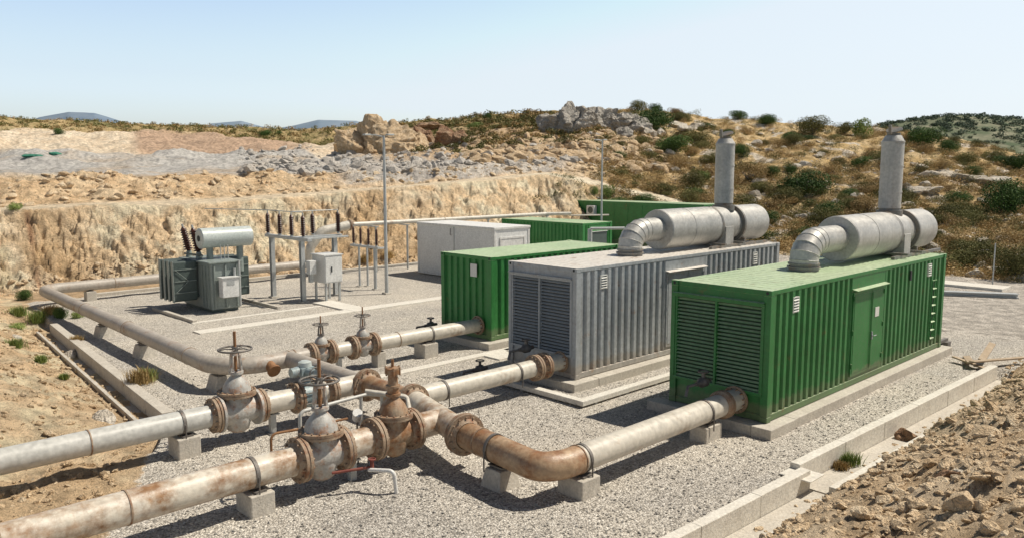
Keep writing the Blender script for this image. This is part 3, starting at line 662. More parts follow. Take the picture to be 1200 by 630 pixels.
# outcrops built of jammed blocks
def outcrop(name, label, blocks, m, seed, dmin=60):
    r = np.random.default_rng(seed); root = None; t = None
    for k, (px, py, w, hgt) in enumerate(blocks):
        h = hit(px, py, dmin)
        if h is None: continue
        if root is None: root = np.array(h[:3]); t = thing(name, label, 'rock outcrop', h[:3], 'rock outcrops on the skyline')
        mpp = h[3]/FPX; v, f = rockverts(5, seed*50+k, .9, 14); R3 = rotm(1, r)[0]
        v = v@R3.T; v = v*np.array((w*mpp*.55, w*mpp*.55, hgt*mpp*.8)); d = fbm(v[:, 0], v[:, 1], v[:, 2], .9, 5, seed+k)-.5
        lay = np.abs(fbm(v[:, 0]*.5, v[:, 1]*.5, v[:, 2]*2.2, .8, 3, seed+k+9)-.5)
        v = v*(1+(.6*d-.5*(.2-np.minimum(lay, .2)))[:, None])+np.array(h[:3])+np.array((0, 0, hgt*mpp*.2))
        np_obj('rock_block', v-root, f, m, False, t)
    return t
outcrop('rock_outcrop', 'sheer tan and grey rock knoll at the quarry edge behind the tall lamp post', [(413, 179, 44, 38), (438, 179, 58, 40), (468, 179, 64, 40), (490, 177, 40, 22), (400, 179, 24, 22), (435, 160, 64, 18), (470, 160, 60, 14)], M['rock_tan'], 3)
outcrop('rock_outcrop', 'red brown broken rock wall right of the quarry knoll', [(500, 168, 30, 26), (522, 168, 36, 26), (541, 167, 22, 16), (505, 152, 50, 10)], M['rock_red'], 4)
outcrop('rock_outcrop', 'big grey limestone crag on the skyline left of the bushes', [(645, 153, 34, 26), (662, 153, 36, 32), (682, 153, 44, 34), (705, 152, 44, 30), (725, 151, 40, 26), (745, 155, 34, 20), (730, 163, 28, 20), (654, 149, 50, 20), (698, 142, 60, 16)], M['rock_grey'], 5)
for k, (px, py, w, hh, lb) in enumerate([(1075, 225, 46, 12, 'pale limestone ledge right of the green container stack'), (1150, 212, 60, 9, 'flat white limestone shelf near the big dark bush'), (1000, 232, 26, 10, 'limestone ledge just left of the green container stack'),
        (1190, 285, 40, 8, 'white slab of limestone behind the right gravel yard'), (1120, 280, 30, 7, 'low limestone slab above the track at right'), (805, 150, 50, 9, 'limestone ledge on the crest left of the grey container stack'),
        (765, 160, 30, 14, 'grey limestone block below the dark crest bushes'), (1080, 195, 30, 7, 'small limestone step high on the right hillside')]):
    h = hit(px, py, 30)
    if h:
        o = outcrop('limestone_ledge', lb, [(px-w*.27, py, w*.6, hh), (px+w*.25, py+1, w*.6, hh*.8), (px, py+3, w*.5, hh*.8)], M['rock_pale'], 20+k, 30); o['category'] = 'rock ledge'; o['group'] = 'limestone ledges on the hillside'

# ------------------------------------------------------------------ plants
def leaf_clump(nl, lobes, size, seed, spread_=.42, flat=.75):
    r = np.random.default_rng(seed); C = []
    lc = np.array([(math.cos(a)*r.uniform(.15, .55), math.sin(a)*r.uniform(.15, .55), r.uniform(.2, .62)) for a in r.uniform(0, 6.28, lobes)])
    which = r.integers(0, lobes, nl); d = r.normal(size=(nl, 3)); d /= np.linalg.norm(d, axis=1)[:, None]
    rad = spread_*(.55+.45*r.random(nl)**.4); P = lc[which]+d*rad[:, None]*np.array((1, 1, flat)); P[:, 2] = np.abs(P[:, 2])
    n = d+r.normal(size=(nl, 3))*.7; n /= np.linalg.norm(n, axis=1)[:, None]; t = np.cross(n, r.normal(size=(nl, 3))); t /= np.linalg.norm(t, axis=1)[:, None]; b = np.cross(n, t)
    s = size*r.uniform(.6, 1.3, nl)[:, None]
    V = np.stack((P-t*s, P+b*s*.5, P+t*s, P-b*s*.5), 1).reshape(-1, 3); F = np.arange(nl*4).reshape(-1, 4)
    return V, F
def stems(V0, nst, seed):
    r = random.Random(seed); mb = MB()
    for k in range(nst):
        a = r.uniform(0, 6.28); q = r.uniform(.2, .5)
        mb.tube([(0, 0, -.05), (math.cos(a)*q*.4, math.sin(a)*q*.4, .2), (math.cos(a)*q, math.sin(a)*q, .5)], [.035, .025, .01], 5)
    return mb
SHR = {}
for kind, mm, nl, lobes, sz in (('dark', 'leaf_dark', 7500, 16, .028), ('olive', 'leaf_olive', 6000, 12, .027), ('tawny', 'leaf_tawny', 4500, 8, .026), ('fresh', 'leaf_green', 2200, 9, .05)):
    SHR[kind] = []
    for q in range(3):
        V, F = leaf_clump(nl, lobes, sz, 600+q*7+len(kind)*31)
        o = np_obj('foliage', V, F, M[mm]); st = stems(None, 7, q).build('stem', M['iron'])
        SHR[kind].append((o.data, st.data)); bpy.data.objects.remove(o); bpy.data.objects.remove(st)
def shrub(px, py, w, hgt, kind, label, group, dmin=25, pos=None, wm=None):
    if pos is None:
        h = hit(px, py, dmin)
        if h is None: return
        pos = h[:3]; wm = w*h[3]/FPX; hm = hgt*h[3]/FPX
    else: hm = hgt
    root = thing('shrub', label, 'shrub', (pos[0], pos[1], pos[2]-.05), group)
    fd, sd = random.choice(SHR[kind])
    root.scale = (wm/1.75, wm/1.75, hm/1.0); root.rotation_euler = (0, 0, random.uniform(0, 6.28))
    for nm, d in (('foliage', fd), ('stem', sd)):
        o = bpy.data.objects.new(nm, d); COL.objects.link(o); o.parent = root
    return root
HG = 'shrubs on the rocky hillside'; CG = 'bushes on the skyline'
for a in [
 (943, 229, 72, 34, 'dark', 'round dark green bush on the hillside between the two exhaust stacks', HG),
 (1178, 252, 74, 50, 'dark', 'largest dark bush at the right edge above the gravel yard', HG),
 (1150, 318, 60, 42, 'olive', 'olive bush beside the thin pole behind the right yard', HG),
 (1192, 330, 60, 50, 'olive', 'yellow green bush at the right edge behind the dumped beam', HG),
 (760, 152, 62, 28, 'dark', 'wide dark bush spilling down from the limestone crag', HG),
 (748, 130, 24, 16, 'olive', 'rounded bush on top of the crag', CG), (768, 132, 20, 13, 'dark', 'small dark bush right of the bush on top of the crag', CG),
 (832, 136, 24, 10, 'olive', 'low bush on the crest left of the grey container stack', CG), (865, 140, 26, 12, 'dark', 'dark bush on the crest just right of the grey container stack', CG),
 (899, 146, 26, 15, 'dark', 'compact dark bush standing alone on the crest', CG), (952, 158, 56, 24, 'olive', 'wide olive thicket on the crest between the stacks', CG),
 (990, 158, 24, 18, 'olive', 'olive bush right of the wide crest thicket', CG), (1010, 160, 28, 24, 'fresh', 'pale feathery bush on the crest left of the green container stack', CG),
 (1085, 170, 56, 24, 'dark', 'dark thicket on the crest right of the green container stack', CG), (1110, 178, 30, 16, 'dark', 'dark bush at the right end of the crest thicket', CG),
 (790, 178, 50, 22, 'dark', 'dark shrub high on the slope left of the grey container stack', HG), (815, 170, 46, 20, 'olive', 'olive shrub above the dark shrub left of the grey container stack', HG),
 (812, 220, 36, 22, 'olive', 'olive shrub low on the slope left of the grey container stack', HG), (824, 212, 20, 14, 'fresh', 'small bright green shrub on the lower slope', HG),
 (712, 232, 18, 18, 'fresh', 'green bush on the track bank right of the second lamp post', HG), (696, 228, 12, 12, 'fresh', 'small green bush on the track bank left of the second lamp post', HG),
 (870, 185, 24, 18, 'dark', 'dark green shrub right of the grey container stack', HG), (1192, 200, 46, 24, 'dark', 'dark bush at the right edge high on the slope', HG),
 (930, 170, 30, 16, 'olive', 'olive shrub below the compact crest bush', HG), (905, 250, 50, 24, 'tawny', 'tawny shrub below the round dark green bush', HG),
 (880, 215, 44, 26, 'tawny', 'golden shrub right of the grey container stack', HG), (850, 280, 1, 1, 'tawny', '', HG),
 (555, 152, 26, 11, 'fresh', 'green bush patch right of the red brown rock wall', CG), (571, 140, 13, 9, 'dark', 'small round dark bush on the skyline', CG),
 (532, 137, 14, 7, 'dark', 'dark skyline bush left of the round one', CG), (518, 135, 14, 6, 'dark', 'low dark skyline bush above the red rock wall', CG), (490, 131, 8, 4, 'olive', 'tiny bush on top of the quarry knoll', CG),
 (310, 160, 18, 8, 'dark', 'dark bush on the ridge below the distant hills', CG), (327, 158, 10, 5, 'dark', 'small bush right of the dark ridge bush', CG),
 (5, 137, 9, 5, 'dark', 'tiny dark tree on the far left ridge', CG), (36, 138, 8, 4, 'dark', 'second tiny dark tree on the far left ridge', CG),
 (18, 250, 18, 11, 'fresh', 'green bush at the top of the left cliff', HG), (70, 158, 14, 9, 'dark', 'dark bush on the pale far face', HG),
 ]:
    if a[5]: shrub(*a, dmin=25)
# scattered, alike
cnt = {'tawny': 0, 'olive': 0, 'dark': 0}
for k in range(230):
    x = random.uniform(715, 1215); sg = random.uniform(.5, 6.8)
    U, Vv = by_px(1, x, x+.1, sg, sg+.001)
    if not off_track(U, Vv)[0]: continue
    z = gz1(U[0], Vv[0])
    kind = random.choices(['tawny', 'olive', 'dark'], [4, 4, 2.2])[0]; wm = random.uniform(1.2, 3.1)
    shrub(0, 0, 0, wm*random.uniform(.4, .6), kind, {'tawny': 'low tawny dry shrub among the many on the rocky hillside', 'olive': 'low olive shrub among the many on the rocky hillside', 'dark': 'low dark green shrub among the many on the rocky hillside'}[kind],
          {'tawny': 'tawny shrubs over the hillside', 'olive': 'olive shrubs over the hillside', 'dark': 'dark shrubs over the hillside'}[kind], pos=(U[0], Vv[0], z), wm=wm)
def tufts(name, n, x0, x1, s0, s1, m, nl, lobes, lsz, lo, hi, label, dens=None):
    pr = [leaf_clump(nl, lobes, lsz, 700+k) for k in range(4)]
    U, Vv = by_px(n, x0, x1, s0, s1)
    if dens: k = fbm(U, Vv, 0, .12, 3, dens) > .47; U, Vv = U[k], Vv[k]
    k = off_track(U, Vv); U, Vv = U[k], Vv[k]
    z = ground(U, Vv)[0]; s = rng.uniform(lo, hi, len(U)); S = np.stack((s, s, s*rng.uniform(.6, .95, len(U))), -1)
    o = merged(name, pr, np.stack((U, Vv, z-.03), -1), S, rotm(len(U), rng, False), m); tag(o, label, 'scrub', kind='stuff')
tufts('scrub', 2300, 700, 1300, .2, 6.9, M['leaf_tawny'], 240, 5, .05, .45, 1.25, 'knee-high tawny scrub covering the hillside')
tufts('scrub', 1500, 700, 1300, .6, 6.95, M['leaf_olive'], 240, 5, .05, .45, 1.3, 'low olive scrub mixed over the hillside')
tufts('dry_grass', 2200, 690, 1300, .05, 4, M['straw'], 60, 4, .09, .2, .6, 'golden dry grass between the hillside shrubs')
tufts('scrub', 700, -100, 640, 5.95, 6.99, M['leaf_olive'], 60, 3, .14, .5, 1.5, 'scrub covering the low ridge beyond the quarry')
tufts('scrub', 700, 480, 720, 4.6, 6.95, M['leaf_olive'], 90, 3, .12, .4, 1.2, 'olive scrub on the slope above the boulders')
tufts('scrub', 500, 560, 760, 4.9, 6.9, M['leaf_tawny'], 90, 3, .12, .4, 1.2, 'dry scrub on the slope above the boulders')
tufts('scrub', 900, -100, 640, 5.95, 6.99, M['leaf_tawny'], 40, 3, .14, .5, 1.4, 'dry brown growth on the low ridge beyond the quarry')
tufts('dry_grass', 260, 630, 900, .6, 1.4, M['leaf_olive'], 80, 4, .08, .3, .9, 'mixed dry growth on the bank of the track')
pr = [leaf_clump(60, 4, .16, 750+k) for k in range(4)]
k = rng.integers(0, len(FV), 3200); k = k[(FV[k, 2] > 12)]; s = rng.uniform(1.0, 2.8, len(k))
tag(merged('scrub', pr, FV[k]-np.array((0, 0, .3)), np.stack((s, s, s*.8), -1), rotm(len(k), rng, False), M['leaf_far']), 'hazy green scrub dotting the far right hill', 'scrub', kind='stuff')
# weeds close by
def blades(nb, h, seed, wd=.02, lean=.5):
    r = np.random.default_rng(seed); a = r.uniform(0, 6.28, nb); l = r.uniform(.1, 1, nb)*lean*h; hh = h*r.uniform(.5, 1, nb); b0 = r.normal(size=(nb, 2))*h*.32
    dx, dy = np.cos(a), np.sin(a); w_ = wd*.5; px, py = -dy*w_, dx*w_; z = np.zeros(nb)
    A = np.stack((b0[:, 0]-px, b0[:, 1]-py, z), -1); B = np.stack((b0[:, 0]+px, b0[:, 1]+py, z), -1)
    Cc = np.stack((b0[:, 0]+dx*l*.45+px, b0[:, 1]+dy*l*.45+py, hh*.6), -1); Dd = np.stack((b0[:, 0]+dx*l*.45-px, b0[:, 1]+dy*l*.45-py, hh*.6), -1)
    E_ = np.stack((b0[:, 0]+dx*l+px*.2, b0[:, 1]+dy*l+py*.2, hh), -1); G = np.stack((b0[:, 0]+dx*l-px*.2, b0[:, 1]+dy*l-py*.2, hh), -1)
    V = np.stack((A, B, Cc, Dd, E_, G), 1).reshape(-1, 3); q = np.arange(nb)[:, None]*6
    F = np.concatenate((q+np.array([[0, 1, 2, 3]]), q+np.array([[3, 2, 4, 5]]))); return V, F
for k, (px, py, h, mm, lb) in enumerate([
    (165, 450, .55, 'straw', 'yellow green grass tuft in the gravel under the left pipe'), (172, 446, .4, 'leaf_green', 'green grass in the middle of the yellow tuft under the left pipe'),
    (18, 408, .4, 'leaf_green', 'bright green weed tuft on the left soil edge'), (48, 425, .28, 'leaf_green', 'small green weed on the left soil'), (75, 445, .2, 'leaf_green', 'tiny green weed on the left soil nearest the pale slab'),
    (995, 548, .32, 'leaf_green', 'green weed growing in the right kerb channel'), (985, 555, .22, 'straw', 'dry weed in the right kerb channel'), (45, 378, .6, 'leaf_green', 'long green grass under the bend of the left pipe'),
    (60, 368, .5, 'straw', 'straw coloured grass under the bend of the left pipe'), (22, 372, .5, 'leaf_green', 'green grass at far left beside the white stones'), (90, 405, .3, 'straw', 'dry grass beside the left drainage kerb'),
    (455, 306, .6, 'straw', 'yellow grass at the cliff foot behind the switchgear'), (428, 309, .6, 'straw', 'pale yellow grass clump at the cliff foot left of the lamp post')]):
    h_ = hit(px, py, 4)
    V, F = blades(420, h*.8, k, .014, .8); o = np_obj('grass_tuft', V, F, M[mm]); o.location = h_[:3]; tag(o, lb, 'grass tuft', 'weeds around the yard')
for px, py, w_, hh, kd, lb in [(30, 352, 22, 16, 'dark', 'dark leafy weed under the corner of the left pipe'), (73, 372, 24, 18, 'dark', 'broad leaved green plant beside the first pipe footing'), (92, 372, 18, 12, 'fresh', 'yellow green leafy plant right of the broad leaved one'), (20, 385, 24, 10, 'fresh', 'low green plant at the left edge')]:
    shrub(px, py, w_, hh, kd, lb, 'leafy plants under the left pipe', 15)
# ---P2

# ------------------------------------------------------------------ containers
def corr(mb, a0, a1, z0, z1, fn, pitch=.30, depth=.055, s=.028):
    f = pitch/2-s; xs = []; a = a0; n = max(2, round((a1-a0)/pitch)); p = (a1-a0)/n; f = p/2-s
    pts = []
    for k in range(n):
        b = a0+k*p; pts += [(b, 0), (b+f, 0), (b+f+s, depth), (b+p-s, depth)]
    pts.append((a1, 0)); vs = []; fs = []
    for (q, d) in pts: vs += [fn(q, d, z0), fn(q, d, z1)]
    for i in range(len(pts)-1): fs.append((2*i, 2*i+2, 2*i+3, 2*i+1))
    return mb.add(vs, fs)
def vent(t, x, z, w, h, m, y=0.0, n=5, axis='y'):
    mb = MB(); mb.box(x, x+w, y-.012, y+.03, z, z+.02); mb.box(x, x+w, y-.012, y+.03, z+h-.02, z+h); mb.box(x, x+.02, y-.012, y+.03, z+.02, z+h-.02); mb.box(x+w-.02, x+w, y-.012, y+.03, z+.02, z+h-.02)
    v = mb.build('vent', m, t); mb = MB(); st = (h-.04)/n
    for k in range(n): mb.box(x+.022, x+w-.022, y-.03, y+.03, z+.03+k*st, z+.045+k*st, Matrix.Rotation(R_(28), 3, 'X'))
    mb.build('vent_slats', m, v)
    MB().box(x+.01, x+w-.01, y+.034, y+.044, z+.01, z+h-.01).build('vent_backing', M['dark'], v)
def container(name, label, loc, L, W, h, m, group, front='louver', side=(), m_l=None, roof_rib=True, sidedoor=None, cat='container'):
    t = thing(name, label, cat, loc, group)
    pw = .17; mb = MB()
    for x in (0, L-pw):
        for y in (0, W-pw): mb.box(x, x+pw, y, y+pw, .12, h-.12)
    for y in (.02, W-.12):
        mb.box(pw+.001, L-pw-.001, y, y+.10, h-.105, h-.012); mb.box(pw+.001, L-pw-.001, y, y+.10, .012, .15)
    for x in (.02, L-.12):
        mb.box(x, x+.10, pw+.001, W-pw-.001, h-.115, h-.010); mb.box(x, x+.10, pw+.001, W-pw-.001, .012, .15)
    mb.build('frame', m, t, .008)
    for x in (-.006, L-.174):
        for y in (-.006, W-.174):
            for z in (0, h-.12): MB().box(x, x+.18, y, y+.18, z, z+.12).build('corner_casting', m, t, .012)
            c = MB().cyl((x+(-.003 if x < 1 else .183), y+.09, h-.06), (x+(.02 if x < 1 else .16), y+.09, h-.06), .035, seg=10); c.build('casting_hole', M['dark'], t)
    # sides
    mb = MB(); spans = []; x = pw
    for (a, b) in side: spans.append((x, a)); x = b
    spans.append((x, L-pw))
    for a, b in spans: corr(mb, a, b, .15, h-.105, lambda q, d, z: (q, .03+d, z), .285)
    mb.build('side_wall', m, t)
    corr(MB(), pw, L-pw, .15, h-.105, lambda q, d, z: (q, W-.03-d, z), .285).build('side_wall', m, t)
    corr(MB(), pw, W-pw, .15, h-.115, lambda q, d, z: (L-.03-d, q, z), .285).build('rear_wall', m, t)
    # roof: shallow cross ribs
    mb = MB(); corr(mb, .14, L-.14, .06, W-.06, lambda q, d, z: (q, z, h-.008-d*.5), .30, .02, .03); mb.box(.02, .14, .05, W-.05, h-.02, h-.006); mb.box(L-.14, L-.02, .05, W-.05, h-.02, h-.006)
    mb.build('roof', m, t)
    MB().box(.13, L-.13, .13, W-.13, .05, .1).build('floor', M['dark'], t)
    if front == 'louver':
        m_l = m_l or m; y0, y1 = pw-.02, W-pw+.10; zb, zt = .62, h-.36
        MB().box(.05, .07, pw+.001, W-pw-.001, .15, zb-.06).build('front_panel', m, t)
        mb = MB(); mb.box(.03, .07, pw+.001, W-pw-.001, zt+.06, h-.116); mb.build('front_header', m, t)
        lv = MB(); ym = y0+(y1-y0)*.46
        lv.box(-.02, .08, y0-.02, y0+.05, zb, zt); lv.box(-.02, .08, y1-.05, y1+.02, zb, zt); lv.box(-.022, .078, y0-.02, y1+.02, zt+.001, zt+.06); lv.box(-.022, .078, y0-.02, y1+.02, zb-.06, zb-.001); lv.box(-.024, .07, W-ym-.025, W-ym+.025, zb, zt)
        fr = lv.build('louver_frame', m_l, t, .005)
        n = 22; st = (zt-zb)/n
        for (ya, yb) in ((y0+.051, W-ym-.026), (W-ym+.026, y1-.051)):
            mb = MB()
            for k in range(n): mb.box(.0, .055, ya, yb, zb+st*(k+.5)-.005, zb+st*(k+.5)+.005, Matrix.Rotation(R_(-35), 3, 'Y'))
            mb.build('louver_blades', m_l, fr)
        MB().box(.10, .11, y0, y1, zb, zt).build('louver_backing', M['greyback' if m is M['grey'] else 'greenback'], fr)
        MB().box(-.07, .03, y0-.02, y1+.02, zt+.075, zt+.095, Matrix.Rotation(R_(-8), 3, 'Y')).build('drip_rail', m, t)
    elif front == 'corr':
        corr(MB(), pw, W-pw, .15, h-.115, lambda q, d, z: (.03+d, q, z), .285).build('front_wall', m, t)
    elif front == 'flat':
        MB().box(.03, .06, pw+.001, W-pw-.001, .15, h-.116).build('front_wall', m, t)
    return t
def label_plate(t, x, y, z, w, h, axis='y', m=None, name='notice'):
    mb = MB()
    if axis == 'y': mb.box(x, x+w, y-.012, y, z, z+h)
    else: mb.box(x-.012, x, y, y+w, z, z+h)
    p = mb.build(name, m or M['paper'], t)
B0 = .22
CG3 = 'generator containers in the yard'
c3 = container('generator_container', 'nearest green generator container with louvred end and side door', (15.12, 7.88, B0), 10.6, 2.44, 2.81, M['green'], CG3, side=((4.05, 6.1),))
def doorset(t, x0, x1, h, m):
    MB().box(x0, x1, .035, .055, .15, h-.105).build('door_surround', m, t)
    zt = h-.48; xm = (x0+x1)/2+.12
    for a, b in ((x0+.07, xm-.008), (xm+.008, x1-.14)):
        d = MB().box(a, b, .005, .034, .24, zt).build('door', m, t, .006)
        MB().box(a+.06, b-.06, -.004, .0045, .32, zt-.08).build('door_panel', m, d, .004)
        for z in (.45, zt*.55, zt-.2): MB().cyl((b if a > xm-.1 else a, -.01, z), (b if a > xm-.1 else a, -.01, z+.12), .016, seg=8).build('hinge', m, d)
        if a > xm-.1:
            hb = MB(); hb.box(a+.05, a+.10, -.03, -.0045, 1.02, 1.22); hb.cyl((a+.075, -.03, 1.12), (a+.075, -.075, 1.12), .014, seg=8); hb.cyl((a+.06, -.07, 1.12), (a+.22, -.07, 1.12), .012, seg=8); hb.build('handle', M['louver_grey'], d)
            label_plate(d, a+.22, -.0045, 1.58, .24, .24)
        else: MB().cyl((b-.04, -.02, .3), (b-.04, -.02, zt-.1), .012, seg=8).build('lock_bar', m, d)
    MB().box(x0+.02, x1-.03, -.11, .034, zt+.05, zt+.07, Matrix.Rotation(R_(12), 3, 'X')).build('rain_hood', m, t)
doorset(c3, 4.05, 6.1, 2.81, M['green'])
vent(c3, 1.02, 2.22, .27, .34, M['paper'], .03); vent(c3, 9.2, 2.25, .26, .36, M['paper'], .03); vent(c3, 9.62, .35, .34, 1.75, M['green2'], .02, 7)
MB().box(7.75, 7.85, -.01, .02, 2.28, 2.55).build('cable_gland', M['dark'], c3)
c2 = container('generator_container', 'grey generator container with louvred end between the two green ones', (14.9, 12.99, B0), 10.45, 2.44, 2.84, M['grey'], CG3, side=((3.85, 5.9),), m_l=M['louver_grey'])
doorset(c2, 3.85, 5.9, 2.84, M['grey'])
vent(c2, .98, 2.22, .27, .36, M['paper'], .03); vent(c2, 8.75, 2.22, .26, .4, M['paper'], .03)
c1 = container('storage_container', 'short green container with plain ribbed end behind the grey one', (16.54, 17.89, B0), 6.33, 2.44, 2.62, M['green2'], CG3, front='corr', cat='container')
label_plate(c1, .0, .66, 1.95, .30, .40, 'x', name='notice_box')
g1 = container('green_cabin', 'small green cabin with dark window behind the short green container', (34.0, 29.2, .05), 2.6, 6.6, 2.5, M['green2'], 'green cabins at the back', front='corr', side=((.55, 2.2),))
MB().box(.55, 2.2, .05, .07, .15, 2.395).build('end_panel', M['green2'], g1)
wd = MB().box(.62, 2.13, .0, .048, .9, 1.95).build('window', M['fin'], g1, .01); MB().box(.6, 2.15, -.05, .04, 1.97, 2.0).build('window_hood', M['light'], wd)
label_plate(g1, 0, 4.6, 1.2, .55, .5, 'x', M['light'], 'junction_box')
g2 = container('green_cabin', 'long dark green cabin with an air conditioner at the foot of the cliff', (46.0, 29.0, .1), 2.5, 12.6, 3.15, M['green'], 'green cabins at the back', front='flat')
mb = MB()
for k in range(1, 10): mb.box(.012, .03, k*1.26-.01, k*1.26+.01, .16, 3.03)
mb.build('seam_strips', M['green'], g2)
label_plate(g2, .03, 3.0, .9, .6, .8, 'x', M['paper'])
ac = MB().box(-.40, -.02, 9.15, 9.85, 2.15, 2.8).build('air_conditioner', M['light'], g2, .03)
MB().hard((-.405, 9.45, 2.48), (-1, 0, 0), [(0, 0), (.0, .24), (.02, .24), (.02, 0)], 20).build('fan_grille', M['fin'], ac)
MB().box(-.5, .03, 9.0, 10.0, 2.05, 2.10).build('ac_bracket', M['galv'], g2)
# pale equipment shelter
sh = thing('equipment_shelter', 'off-white flat panelled shelter behind the short green container', 'shelter', (26.1, 28.0, .06))
L_, W_, H_ = 2.44, 6.05, 2.7
mb = MB()
for x in (0, L_-.12):
    for y in (0, W_-.12): mb.box(x, x+.12, y, y+.12, 0, H_-.12)
for x in (0, L_-.12): mb.box(x, x+.12, .121, W_-.121, 0, .12)
for y in (0, W_-.12): mb.box(.121, L_-.121, y, y+.12, 0, .12)
mb.build('frame', M['white'], sh, .01)
MB().box(-.03, L_+.03, -.03, W_+.03, H_-.119, H_).build('roof', M['white'], sh, .02)
for a, b in ((.121, W_*.5-.03), (W_*.5+.03, W_-.121)): MB().box(.02, .06, a, b, .121, H_-.12).build('wall_panel', M['light'], sh)
MB().box(-.01, .07, W_*.5-.029, W_*.5+.029, .121, H_-.12).build('joint_strip', M['galv'], sh)
MB().box(L_-.06, L_-.02, .121, W_-.121, .121, H_-.12).build('wall_panel', M['light'], sh); MB().box(.121, L_-.121, W_-.06, W_-.02, .121, H_-.12).build('wall_panel', M['light'], sh)
MB().box(.121, L_-.121, .03, .07, .121, H_-.12).build('wall_panel', M['light'], sh)
dr = MB().box(.45, 2.0, .0, .029, .15, 2.1).build('door', M['white'], sh, .01); mb = MB(); mb.box(.38, .44, -.02, .029, .13, 2.2); mb.box(2.01, 2.07, -.02, .029, .13, 2.2); mb.box(.441, 2.009, -.02, .029, 2.11, 2.2); mb.build('door_frame', M['white'], dr)
MB().box(1.8, 1.84, -.05, -.001, 1.0, 1.25).build('handle', M['galv'], dr)
MB().tube([(-.05, W_*.5+.2, 2.5), (-.07, W_*.5+.2, 2.2), (-.07, W_*.5+.12, 2.15)], .02, 8).build('cable_hook', M['iron'], sh)

